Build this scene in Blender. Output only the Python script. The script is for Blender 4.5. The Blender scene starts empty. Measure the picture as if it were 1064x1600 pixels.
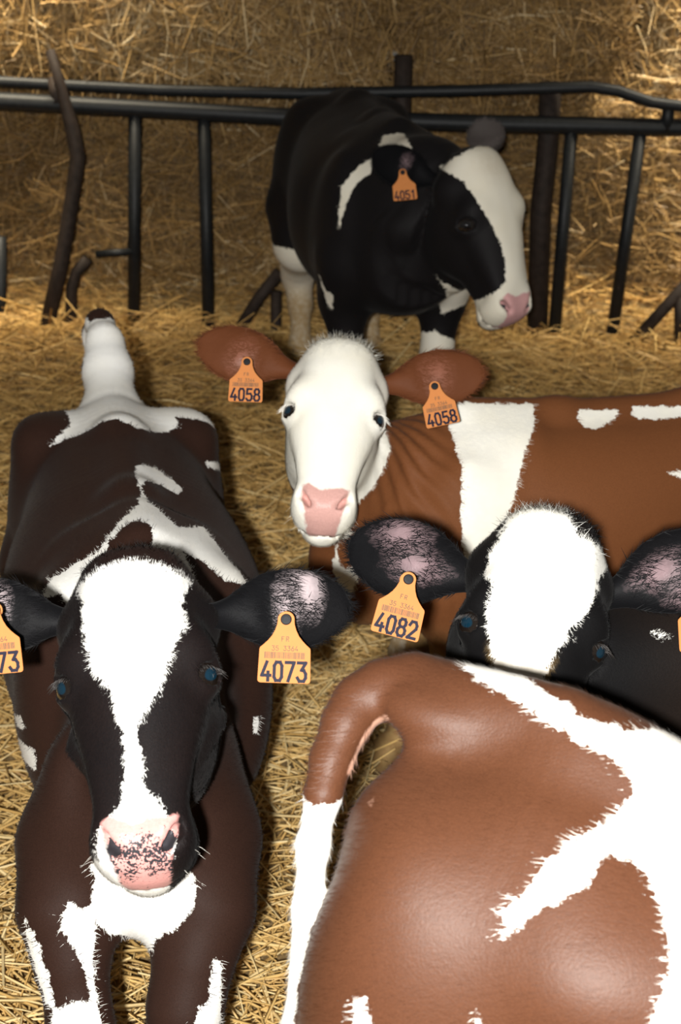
import bpy, math, random
import numpy as np
from mathutils import Vector, Matrix

# ------------------------------------------------------------------ camera, world, lights, exposure
S = bpy.context.scene
COL = S.collection
rng = np.random.default_rng(7)
random.seed(7)
TH, RO = math.radians(22), math.radians(2)
cam_d = bpy.data.cameras.new('camera')
cam = bpy.data.objects.new('camera', cam_d); COL.objects.link(cam); S.camera = cam
fw = Vector((0, math.cos(TH), -math.sin(TH))); u0 = Vector((0, math.sin(TH), math.cos(TH))); r0 = Vector((1, 0, 0))
rt = math.cos(RO)*r0 + math.sin(RO)*u0; up = -math.sin(RO)*r0 + math.cos(RO)*u0
cam.matrix_world = Matrix(((rt.x, up.x, -fw.x, 0), (rt.y, up.y, -fw.y, 0), (rt.z, up.z, -fw.z, 1.68), (0, 0, 0, 1)))
cam_d.sensor_fit = 'VERTICAL'; cam_d.sensor_height = 36; cam_d.sensor_width = 36; cam_d.lens = 54
cam_d.clip_start = 0.05; cam_d.clip_end = 60
cam_d.dof.use_dof = True; cam_d.dof.focus_distance = 1.9; cam_d.dof.aperture_fstop = 8.0

W = bpy.data.worlds.new('barn_air'); S.world = W; W.use_nodes = True
bg = W.node_tree.nodes['Background']; bg.inputs[0].default_value = (1.0, 0.93, 0.80, 1); bg.inputs[1].default_value = 0.08

def lamp(name, kind, loc, energy, color, target=None, **kw):
    d = bpy.data.lights.new(name, kind); d.energy = energy; d.color = color
    for k, v in kw.items(): setattr(d, k, v)
    o = bpy.data.objects.new(name, d); COL.objects.link(o); o.location = loc
    if target is not None:
        o.rotation_euler = (Vector(target)-Vector(loc)).to_track_quat('-Z', 'Y').to_euler()
    return o
# the flash on the camera held upright: just left of the lens
lamp('camera_flash', 'SPOT', (-0.06, -0.25, 1.765), 440, (1.0, 0.985, 0.95), (0.0, 3.2, 0.52), shadow_soft_size=0.022, spot_size=math.radians(80), spot_blend=0.12)
# added fill lamps above the fence, standing in for daylight on the straw stack
lamp('stack_fill', 'AREA', (-1.3, 4.8, 3.4), 60, (1.0, 0.88, 0.66), (-1.5, 5.6, 1.3), shape='RECTANGLE', size=1.2, size_y=0.8, spread=math.radians(48))
lamp('stack_fill', 'AREA', (2.2, 5.0, 3.2), 62, (1.0, 0.90, 0.70), (1.55, 5.9, 1.0), shape='RECTANGLE', size=1.0, size_y=0.8, spread=math.radians(48))

S.view_settings.view_transform = 'Standard'; S.view_settings.look = 'None'
S.view_settings.gamma = 1.0; S.view_settings.use_curve_mapping = False
S.view_settings.exposure = 0.15

# ------------------------------------------------------------------ mesh helpers
def link(name, me, mats, parent=None):
    o = bpy.data.objects.new(name, me); COL.objects.link(o)
    for m in (mats if isinstance(mats, (list, tuple)) else [mats]): me.materials.append(m)
    if parent is not None: o.parent = parent
    return o

def mesh_np(name, V, Fq, smooth=True):
    """fast mesh from arrays; all faces have the same vertex count"""
    V = np.asarray(V, dtype=np.float32); Fq = np.asarray(Fq, dtype=np.int32)
    me = bpy.data.meshes.new(name)
    n = Fq.shape[1]
    me.vertices.add(len(V)); me.vertices.foreach_set('co', V.ravel())
    me.loops.add(Fq.size); me.loops.foreach_set('vertex_index', Fq.ravel())
    me.polygons.add(len(Fq))
    me.polygons.foreach_set('loop_start', np.arange(0, Fq.size, n, dtype=np.int32))
    me.polygons.foreach_set('loop_total', np.full(len(Fq), n, dtype=np.int32))
    if smooth: me.polygons.foreach_set('use_smooth', np.ones(len(Fq), dtype=bool))
    me.update(calc_edges=True); me.validate()
    return me

def attr(me, name, vals):
    a = me.attributes.new(name, 'FLOAT', 'POINT'); a.data.foreach_set('value', np.asarray(vals, dtype=np.float32))

def empty(name, loc, label, cat, group=None):
    o = bpy.data.objects.new(name, None); COL.objects.link(o); o.location = loc
    o.empty_display_size = 0.1
    o['label'] = label; o['category'] = cat
    if group: o['group'] = group
    return o

class MB:
    """collects simple solids, builds one mesh"""
    def __init__(s): s.v = []; s.f = []
    def tube(s, pts, radii, seg=10, cap=True, flat=1.0):
        pts = [Vector(p) for p in pts]; n0 = len(s.v); ref = None
        if not isinstance(radii, (list, tuple)): radii = [radii]*len(pts)
        for i, p in enumerate(pts):
            t = (pts[min(i+1, len(pts)-1)]-pts[max(i-1, 0)]).normalized()
            if ref is None: ref = Vector((0, 0, 1)) if abs(t.z) < .9 else Vector((1, 0, 0))
            a = t.cross(ref).normalized(); b = a.cross(t).normalized(); ref = b
            for k in range(seg):
                q = 2*math.pi*k/seg
                s.v.append(p + radii[i]*(a*math.cos(q)+b*math.sin(q)*flat))
        for i in range(len(pts)-1):
            for k in range(seg):
                s.f.append((n0+i*seg+k, n0+i*seg+(k+1) % seg, n0+(i+1)*seg+(k+1) % seg, n0+(i+1)*seg+k))
        if cap:
            s.f.append(tuple(n0+k for k in reversed(range(seg)))); s.f.append(tuple(n0+(len(pts)-1)*seg+k for k in range(seg)))
    def prism(s, pts2, fr, h0, h1):
        """extruded outline; fr = (origin, x, y, z)"""
        o, x, y, z = fr; n = len(pts2); n0 = len(s.v)
        for h in (h0, h1):
            for (a, b) in pts2: s.v.append(o+x*a+y*b+z*h)
        s.f.append(tuple(n0+k for k in reversed(range(n)))); s.f.append(tuple(n0+n+k for k in range(n)))
        for k in range(n): s.f.append((n0+k, n0+(k+1) % n, n0+n+(k+1) % n, n0+n+k))
    def mesh(s, name, smooth=False):
        me = bpy.data.meshes.new(name); me.from_pydata([tuple(v) for v in s.v], [], s.f)
        if smooth: me.polygons.foreach_set('use_smooth', [True]*len(me.polygons))
        me.update(); return me
    def build(s, name, mat, parent=None, smooth=False, off=None):
        if off is not None: s.v = [v-off for v in s.v]
        return link(name, s.mesh(name, smooth), mat, parent)

# ------------------------------------------------------------------ materials
def mat(name):
    m = bpy.data.materials.new(name); m.use_nodes = True
    nt = m.node_tree; nt.nodes.clear()
    out = nt.nodes.new('ShaderNodeOutputMaterial'); b = nt.nodes.new('ShaderNodeBsdfPrincipled')
    nt.links.new(b.outputs[0], out.inputs[0])
    return m, nt, b
def N(nt, t, **kw):
    n = nt.nodes.new(t)
    for k, v in kw.items():
        if k.startswith('i_'): n.inputs[int(k[2:])].default_value = v
        else: setattr(n, k, v)
    return n
def mathn(nt, op, a, b=None, c=None, clamp=False):
    n = nt.nodes.new('ShaderNodeMath'); n.operation = op; n.use_clamp = clamp
    for i, x in enumerate((a, b, c)):
        if x is None: continue
        if isinstance(x, (int, float)): n.inputs[i].default_value = x
        else: nt.links.new(x, n.inputs[i])
    return n.outputs[0]
def mixc(nt, fac, a, b):
    n = nt.nodes.new('ShaderNodeMix'); n.data_type = 'RGBA'
    if isinstance(fac, (int, float)): n.inputs[0].default_value = fac
    else: nt.links.new(fac, n.inputs[0])
    for i, x in ((6, a), (7, b)):
        if isinstance(x, tuple): n.inputs[i].default_value = x+(1,)
        else: nt.links.new(x, n.inputs[i])
    return n.outputs[2]
def noise(nt, vec, scale, detail=3, rough=.55):
    n = N(nt, 'ShaderNodeTexNoise'); n.inputs['Scale'].default_value = scale; n.inputs['Detail'].default_value = detail
    n.inputs['Roughness'].default_value = rough
    nt.links.new(vec, n.inputs['Vector']); return n.outputs[0]
def at_(nt, name):
    n = N(nt, 'ShaderNodeAttribute'); n.attribute_name = name; return n.outputs['Fac']

def coat(name, ca, cb, white, skin=(0.62, 0.30, 0.27), rough=.6, spec=.09, hairy=1.0, soft=260):
    """short cattle coat: two pigments blended by 'tint', white markings from 'pat' (signed distance, metres), bare skin from 'skin'"""
    m, nt, b = mat(name)
    co = N(nt, 'ShaderNodeTexCoord').outputs['Object']
    n1 = noise(nt, co, 75, 2); n2 = noise(nt, co, 330, 2); n3 = noise(nt, co, 9, 3); n4 = noise(nt, co, 520, 2)
    base = mixc(nt, mathn(nt, 'MULTIPLY_ADD', n3, .5, mathn(nt, 'SUBTRACT', at_(nt, 'tint'), .25), clamp=True), ca, cb)
    base = mixc(nt, mathn(nt, 'MULTIPLY', mathn(nt, 'MULTIPLY_ADD', n4, 1.6, -.45, clamp=True), mathn(nt, 'ADD', at_(nt, 'tint'), .05, clamp=True)), base, tuple(min(1, c*1.45) for c in cb))
    wcol = mixc(nt, mathn(nt, 'MULTIPLY_ADD', n3, 1.5, -.45, clamp=True), white, tuple(c*k for c, k in zip(white, (.93, .90, .82))))
    sd = mathn(nt, 'ADD', at_(nt, 'pat'), mathn(nt, 'MULTIPLY_ADD', n1, .016, mathn(nt, 'MULTIPLY_ADD', n2, .010, -.013)))
    col = mixc(nt, mathn(nt, 'MULTIPLY_ADD', sd, 420, .5, clamp=True), base, wcol)
    sk = mathn(nt, 'ADD', at_(nt, 'skin'), mathn(nt, 'MULTIPLY_ADD', n1, .010, -.005))
    skc = mixc(nt, mathn(nt, 'MULTIPLY_ADD', n2, 1.4, -.4, clamp=True), skin, tuple(c*.8 for c in skin))
    dk = mathn(nt, 'MULTIPLY_ADD', mathn(nt, 'ADD', at_(nt, 'spots_shade'), mathn(nt, 'MULTIPLY_ADD', n2, .5, mathn(nt, 'MULTIPLY_ADD', n1, .3, -.4))), 24, .5, clamp=True)
    skc = mixc(nt, dk, skc, (.035, .033, .037))  # dark pigment mottling, and the nostrils' shade painted in
    skf = mathn(nt, 'MULTIPLY_ADD', sk, soft, .5, clamp=True)
    col = mixc(nt, skf, col, skc)
    # dirt staining painted on the hair (manure, straw dust)
    col = mixc(nt, mathn(nt, 'MULTIPLY', at_(nt, 'dirt'), mathn(nt, 'MULTIPLY_ADD', n1, 1.2, .3, clamp=True), clamp=True), col, (.34, .22, .09))
    nt.links.new(col, b.inputs['Base Color'])
    nt.links.new(mathn(nt, 'MULTIPLY_ADD', skf, .30-rough, rough), b.inputs['Roughness'])
    b.inputs['Specular IOR Level'].default_value = spec
    b.inputs['Sheen Weight'].default_value = .02*hairy; b.inputs['Sheen Roughness'].default_value = .4
    bp = N(nt, 'ShaderNodeBump'); bp.inputs['Strength'].default_value = .22; bp.inputs['Distance'].default_value = .002
    nt.links.new(mathn(nt, 'MULTIPLY_ADD', n2, .6, mathn(nt, 'MULTIPLY', n4, .5)), bp.inputs['Height'])
    nt.links.new(bp.outputs[0], b.inputs['Normal'])
    return m

def plain(name, col, rough=.5, metal=0.0, spec=.4, var=.0, scale=40, bump=0.0, coatw=0.0):
    m, nt, b = mat(name)
    co = N(nt, 'ShaderNodeTexCoord').outputs['Object']
    if var:
        n = noise(nt, co, scale, 4)
        nt.links.new(mixc(nt, mathn(nt, 'MULTIPLY_ADD', n, 1.6, -.3, clamp=True), tuple(c*(1-var) for c in col), tuple(min(1, c*(1+var)) for c in col)), b.inputs['Base Color'])
        if bump:
            bp = N(nt, 'ShaderNodeBump'); bp.inputs['Strength'].default_value = bump; bp.inputs['Distance'].default_value = .003
            nt.links.new(n, bp.inputs['Height']); nt.links.new(bp.outputs[0], b.inputs['Normal'])
    else: b.inputs['Base Color'].default_value = col+(1,)
    b.inputs['Roughness'].default_value = rough; b.inputs['Metallic'].default_value = metal
    b.inputs['Specular IOR Level'].default_value = spec; b.inputs['Coat Weight'].default_value = coatw
    return m

def straw_mat(name, stops, rough=.42):
    m, nt, b = mat(name)
    r = N(nt, 'ShaderNodeValToRGB'); e = r.color_ramp.elements
    e[0].position, e[0].color = stops[0][0], stops[0][1]+(1,)
    e[1].position, e[1].color = stops[-1][0], stops[-1][1]+(1,)
    for p, c in stops[1:-1]:
        x = e.new(p); x.color = c+(1,)
    nt.links.new(at_(nt, 'tone'), r.inputs[0])
    co = N(nt, 'ShaderNodeTexCoord').outputs['Object']
    n = noise(nt, co, 30, 3)
    col = mixc(nt, mathn(nt, 'MULTIPLY_ADD', n, 1.2, -.3, clamp=True), r.outputs[0], (.20, .125, .045))
    nt.links.new(mixc(nt, .45, r.outputs[0], col), b.inputs['Base Color'])
    b.inputs['Roughness'].default_value = rough; b.inputs['Specular IOR Level'].default_value = .35
    return m

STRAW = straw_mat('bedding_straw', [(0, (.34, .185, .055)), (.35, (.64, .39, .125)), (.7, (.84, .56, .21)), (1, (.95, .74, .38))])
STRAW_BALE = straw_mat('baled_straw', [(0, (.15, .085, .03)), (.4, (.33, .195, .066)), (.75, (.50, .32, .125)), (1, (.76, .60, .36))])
def chaff(name, c0, c1, sc):
    m, nt, b = mat(name)
    co = N(nt, 'ShaderNodeTexCoord').outputs['Object']
    mp = N(nt, 'ShaderNodeMapping'); mp.inputs['Scale'].default_value = sc; mp.inputs['Rotation'].default_value = (.3, .2, .6)
    nt.links.new(co, mp.inputs[0])
    n = noise(nt, mp.outputs[0], 1.0, 6, .7); n2 = noise(nt, co, 5, 3)
    f = mathn(nt, 'MULTIPLY_ADD', n, 1.5, mathn(nt, 'MULTIPLY_ADD', n2, .8, -.7), clamp=True)
    nt.links.new(mixc(nt, f, c0, c1), b.inputs['Base Color']); b.inputs['Roughness'].default_value = .8
    bp = N(nt, 'ShaderNodeBump'); bp.inputs['Strength'].default_value = .8; bp.inputs['Distance'].default_value = .02
    nt.links.new(n, bp.inputs['Height']); nt.links.new(bp.outputs[0], b.inputs['Normal'])
    return m
CHAFF = chaff('trodden_chaff', (.16, .10, .04), (.48, .32, .13), (60, 25, 40))
BALE = chaff('bale_core', (.035, .022, .010), (.24, .155, .065), (20, 60, 90))
IRON = plain('black_painted_steel', (.010, .011, .012), .5, .0, .25, .35, 60, .15)
IRON_WORN = plain('rusty_dark_steel', (.026, .018, .014), .7, .0, .2, .5, 45, .3)
TAG = plain('orange_tag_plastic', (.50, .185, .055), .6, spec=.12, var=.04, scale=90)
INK = plain('black_tag_ink', (.010, .009, .022), .6, spec=.15)
INK_PALE = plain('faded_tag_ink', (.11, .075, .05), .6, spec=.15)
RIVET = plain('black_rivet_plastic', (.010, .010, .012), .55, spec=.15)
def eye_mat(name, sheen):
    m, nt, b = mat(name)
    a = at_(nt, 'iris')
    r = N(nt, 'ShaderNodeValToRGB'); e = r.color_ramp.elements
    e[0].position, e[0].color = 0, sheen+(1,); e[1].position, e[1].color = 1, (.13, .115, .105, 1)
    for p, c in ((.30, tuple(c*.9 for c in sheen)), (.36, (.008, .006, .005)), (.62, (.012, .008, .006)), (.68, (.012, .009, .008)), (.92, (.03, .027, .027))):
        x = e.new(p); x.color = c+(1,)
    nt.links.new(a, r.inputs[0]); nt.links.new(r.outputs[0], b.inputs['Base Color'])
    b.inputs['Roughness'].default_value = .06; b.inputs['Coat Weight'].default_value = 1; b.inputs['Coat Roughness'].default_value = .03
    return m
EYE = eye_mat('calf_eye', (.004, .020, .035))  # the flash's blue reflex is painted into the pupil colour
EYE_DARK = eye_mat('calf_eye_dark', (.004, .004, .005))
LASH_DARK = plain('dark_lashes', (.03, .026, .024), .5)
LASH_WHITE = plain('white_lashes', (.80, .76, .68), .5)
COAT_A = coat('dark_brown_and_white_coat', (.0045, .0045, .0052), (.023, .0105, .0072), (.80, .79, .76))
COAT_C = coat('black_and_white_coat', (.0045, .0043, .0046), (.011, .0075, .006), (.80, .79, .75))
COAT_E = coat('black_coat_with_white_marks', (.005, .005, .006), (.009, .0075, .0075), (.72, .68, .58), skin=(.60, .33, .32))
COAT_D = coat('red_brown_and_white_coat', (.115, .041, .015), (.155, .056, .020), (.82, .80, .73), skin=(.60, .34, .30))
COAT_B = coat('chestnut_and_white_coat', (.056, .021, .010), (.085, .031, .0135), (.80, .78, .74), skin=(.60, .34, .24), rough=.5, spec=.22)
EAR_A = coat('black_ear_hide', (.0045, .0045, .0052), (.010, .008, .008), (.80, .79, .76), skin=(.40, .33, .34), soft=55)
EAR_C = coat('black_ear_hide_bare_inside', (.0045, .0045, .0052), (.012, .010, .011), (.80, .79, .76), skin=(.24, .165, .175), soft=60)
EAR_E_LIT = coat('flash_lit_black_ear_hide', (.06, .05, .046), (.07, .058, .052), (.72, .68, .58), skin=(.16, .13, .12), soft=60)  # far ear's black hide lightened, flash light put into its colour
EAR_D = coat('red_brown_ear_hide', (.11, .036, .014), (.17, .058, .024), (.82, .80, .73), skin=(.25, .10, .065), soft=40)

# ------------------------------------------------------------------ implicit sculpting
def nrm(v): v = np.asarray(v, float); return v/np.linalg.norm(v)

class Field:
    def __init__(s): s.p = []
    def add(s, fn, lo, hi, k=.03, op='u'): s.p.append((fn, np.asarray(lo, float)-k, np.asarray(hi, float)+k, k, op))
    def ell(s, c, r, A=None, k=.03, op='u'):
        c = np.asarray(c, float); r = np.asarray(r, float); A = np.eye(3) if A is None else np.asarray(A, float)   # rows = axes
        e = np.sqrt(((A*r[:, None])**2).sum(0))
        def fn(P):
            q = (P-c)@A.T
            k0 = np.sqrt(((q/r)**2).sum(1)); k1 = np.sqrt(((q/(r*r))**2).sum(1))
            return k0*(k0-1)/np.maximum(k1, 1e-6)
        s.add(fn, c-e, c+e, k, op)
    def cone(s, a, b, ra, rb, k=.03, op='u'):
        a = np.asarray(a, float); b = np.asarray(b, float); ab = b-a; L = ab@ab
        def fn(P):
            t = np.clip((P-a)@ab/L, 0, 1)
            return np.linalg.norm(P-a-t[:, None]*ab, axis=1)-(ra+(rb-ra)*t)
        m = max(ra, rb)
        s.add(fn, np.minimum(a, b)-m, np.maximum(a, b)+m, k, op)
    def chain(s, pts, k=.03, op='u'):
        for (a, ra), (b, rb) in zip(pts[:-1], pts[1:]): s.cone(a, b, ra, rb, k, op)
    def loft(s, st, upv, k=.03, op='u', K=72):
        """st rows: (centre, w, h_up, h_down, exponent)"""
        C = np.array([x[0] for x in st], float); Q = np.array([x[1:5] for x in st], float)
        D = np.concatenate([C, Q], 1); n = len(D)
        T = np.linspace(0, n-1, K); i = np.minimum(T.astype(int), n-2); t = (T-i)[:, None]
        p0, p1, p2, p3 = D[np.maximum(i-1, 0)], D[i], D[i+1], D[np.minimum(i+2, n-1)]
        R = .5*(2*p1+(p2-p0)*t+(2*p0-5*p1+4*p2-p3)*t*t+(3*p1-p0-3*p2+p3)*t**3)
        lin = p1*(1-t)+p2*t
        R[:, 3:6] = np.maximum(R[:, 3:6], .6*lin[:, 3:6])
        C = R[:, :3]; tg = np.gradient(C, axis=0); ds = np.linalg.norm(tg, axis=1); tg /= ds[:, None]
        U = np.asarray(upv, float); U = np.repeat(U[None], K, 0) if U.ndim == 1 else U
        sd = np.cross(tg, U); sd /= np.linalg.norm(sd, axis=1)[:, None]; uu = np.cross(sd, tg)
        At = R[:, 3:7]
        def fn(P):
            ix = np.argmin(((P*P).sum(1)[:, None]-2*P@C.T+(C*C).sum(1)[None]), 1)
            rel = P-C[ix]; a = (rel*tg[ix]).sum(1); fr = a/ds[ix]
            j = np.clip(ix+np.sign(fr).astype(int), 0, K-1); w = np.clip(np.abs(fr), 0, .5)[:, None]
            A = At[ix]*(1-w)+At[j]*w
            Sd = sd[ix]*(1-w)+sd[j]*w; Uu = uu[ix]*(1-w)+uu[j]*w
            u = np.abs((rel*Sd).sum(1)); v = (rel*Uu).sum(1)
            h = np.where(v > 0, A[:, 1], A[:, 2]); e = A[:, 3]
            q = ((u/A[:, 0])**e+(np.abs(v)/h)**e)**(1/e)
            rad = np.hypot(u, v); rq = np.where(q > 1e-3, rad/np.maximum(q, 1e-3), np.minimum(A[:, 0], h))
            d = (rad-rq)*.92
            ax = np.where(ix == 0, np.maximum(-a, 0), np.where(ix == K-1, np.maximum(a, 0), 0))
            return np.where(ax > 0, np.where(d > 0, np.hypot(d, ax), np.maximum(d, ax)), d)
        m = At[:, :3].max()
        s.add(fn, C.min(0)-m, C.max(0)+m, k, op)
    def ev(s, P, ids):
        d = np.full(len(P), .5)
        for i in ids:
            fn, lo, hi, k, op = s.p[i]
            b = fn(P)
            if op == 'u':
                h = np.maximum(k-np.abs(d-b), 0)/k; d = np.minimum(d, b)-h*h*k*.25
            else:
                b = -b; h = np.maximum(k-np.abs(d-b), 0)/k; d = np.maximum(d, b)+h*h*k*.25
        return d
    def mesh(s, vox, lo, hi, disp=None):
        B = 14
        lo = np.asarray(lo, float); n = np.ceil((np.asarray(hi, float)-lo)/vox/B).astype(int)*B+1
        G = np.ones(n, dtype=np.float32)
        los = np.array([p[1] for p in s.p]); his = np.array([p[2] for p in s.p])
        hb = B*vox*.5; nb = (n-1)//B
        ar = np.arange(B+1)*vox
        bx = np.stack(np.meshgrid(ar, ar, ar, indexing='ij'), -1).reshape(-1, 3)
        for I in np.ndindex(*nb):
            o = lo+np.array(I)*B*vox; c = o+hb
            gap = np.maximum(np.maximum(los-(c+hb), (c-hb)-his), 0).max(1)
            ids = np.nonzero(gap <= vox*2)[0]
            if len(ids) == 0: continue
            dc = s.ev(c[None], ids)[0]
            sl = tuple(slice(I[a]*B, I[a]*B+B+1) for a in range(3))
            if abs(dc) > hb*1.732*1.35+.02:
                G[sl] = dc; continue
            P = bx+o; d = s.ev(P, ids)
            if disp is not None: d = d+disp(P)
            G[sl] = d.reshape(B+1, B+1, B+1)
        # naive surface nets
        ins = G < 0
        c8 = [ins[dx:n[0]-1+dx, dy:n[1]-1+dy, dz:n[2]-1+dz] for dx in (0, 1) for dy in (0, 1) for dz in (0, 1)]
        cnt = np.zeros(c8[0].shape, np.int8)
        for c in c8: cnt += c
        act = (cnt > 0) & (cnt < 8); idx = np.full(act.shape, -1, np.int32); cells = np.argwhere(act); idx[act] = np.arange(len(cells))
        acc = np.zeros((len(cells), 3)); num = np.zeros(len(cells))
        off = np.array([(x, y, z) for x in (0, 1) for y in (0, 1) for z in (0, 1)])
        val = np.stack([G[tuple((cells+o).T)] for o in off], 1)
        for a in range(8):
            for b in range(a+1, 8):
                if np.abs(off[a]-off[b]).sum() != 1: continue
                m = (val[:, a] < 0) != (val[:, b] < 0)
                t = val[m, a]/(val[m, a]-val[m, b])
                acc[m] += off[a]+(off[b]-off[a])*t[:, None]; num[m] += 1
        V = lo+(cells+acc/num[:, None])*vox
        Fs = []
        for ax in range(3):
            o1, o2 = [(1, 2), (2, 0), (0, 1)][ax]
            A = ins[tuple(slice(0, n[i]-1) if i == ax else slice(1, n[i]-1) for i in range(3))]
            Bq = ins[tuple(slice(1, n[i]) if i == ax else slice(1, n[i]-1) for i in range(3))]
            e = np.argwhere(A != Bq)
            fl = A[tuple(e.T)]
            for i in range(3):
                if i != ax: e[:, i] += 1
            d1 = np.zeros(3, int); d1[o1] = 1; d2 = np.zeros(3, int); d2[o2] = 1
            q = np.stack([idx[tuple((e-d1-d2).T)], idx[tuple((e-d2).T)], idx[tuple(e.T)], idx[tuple((e-d1).T)]], 1)
            q[~fl] = q[~fl][:, ::-1]
            Fs.append(q)
        Fq = np.concatenate(Fs); Fq = Fq[(Fq >= 0).all(1)]
        # light smoothing
        E = np.concatenate([Fq[:, [0, 1]], Fq[:, [1, 2]], Fq[:, [2, 3]], Fq[:, [3, 0]]])
        for lam in (.5, -.35, .5, -.35):
            ac = np.zeros_like(V); cn = np.bincount(np.concatenate([E[:, 0], E[:, 1]]), minlength=len(V))
            for k in range(3):
                ac[:, k] = np.bincount(E[:, 0], V[E[:, 1], k], len(V))+np.bincount(E[:, 1], V[E[:, 0], k], len(V))
            V = V+lam*(ac/np.maximum(cn, 1)[:, None]-V)
        return V, Fq

def vnormals(V, Fq):
    n = np.cross(V[Fq[:, 2]]-V[Fq[:, 0]], V[Fq[:, 3]]-V[Fq[:, 1]])
    R = np.zeros_like(V)
    for k in range(3):
        for c in range(4): R[:, k] += np.bincount(Fq[:, c], n[:, k], len(V))
    return R/np.maximum(np.linalg.norm(R, axis=1), 1e-12)[:, None]

def poly_sd(Q, poly):
    """signed distance to a closed 2-D polygon, positive inside"""
    d = np.full(len(Q), 9.); ins = np.zeros(len(Q), bool); n = len(poly)
    for i in range(n):
        a, b = poly[i], poly[(i+1) % n]; ab = b-a
        t = np.clip(((Q-a)@ab)/max(ab@ab, 1e-12), 0, 1)
        d = np.minimum(d, np.linalg.norm(Q-a-t[:, None]*ab, axis=1))
        if a[1] != b[1]:
            c = (Q[:, 1] < a[1]) != (Q[:, 1] < b[1])
            ins ^= c & (Q[:, 0] < a[0]+(Q[:, 1]-a[1])/(b[1]-a[1])*ab[0])
    return np.where(ins, d, -d)

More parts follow.
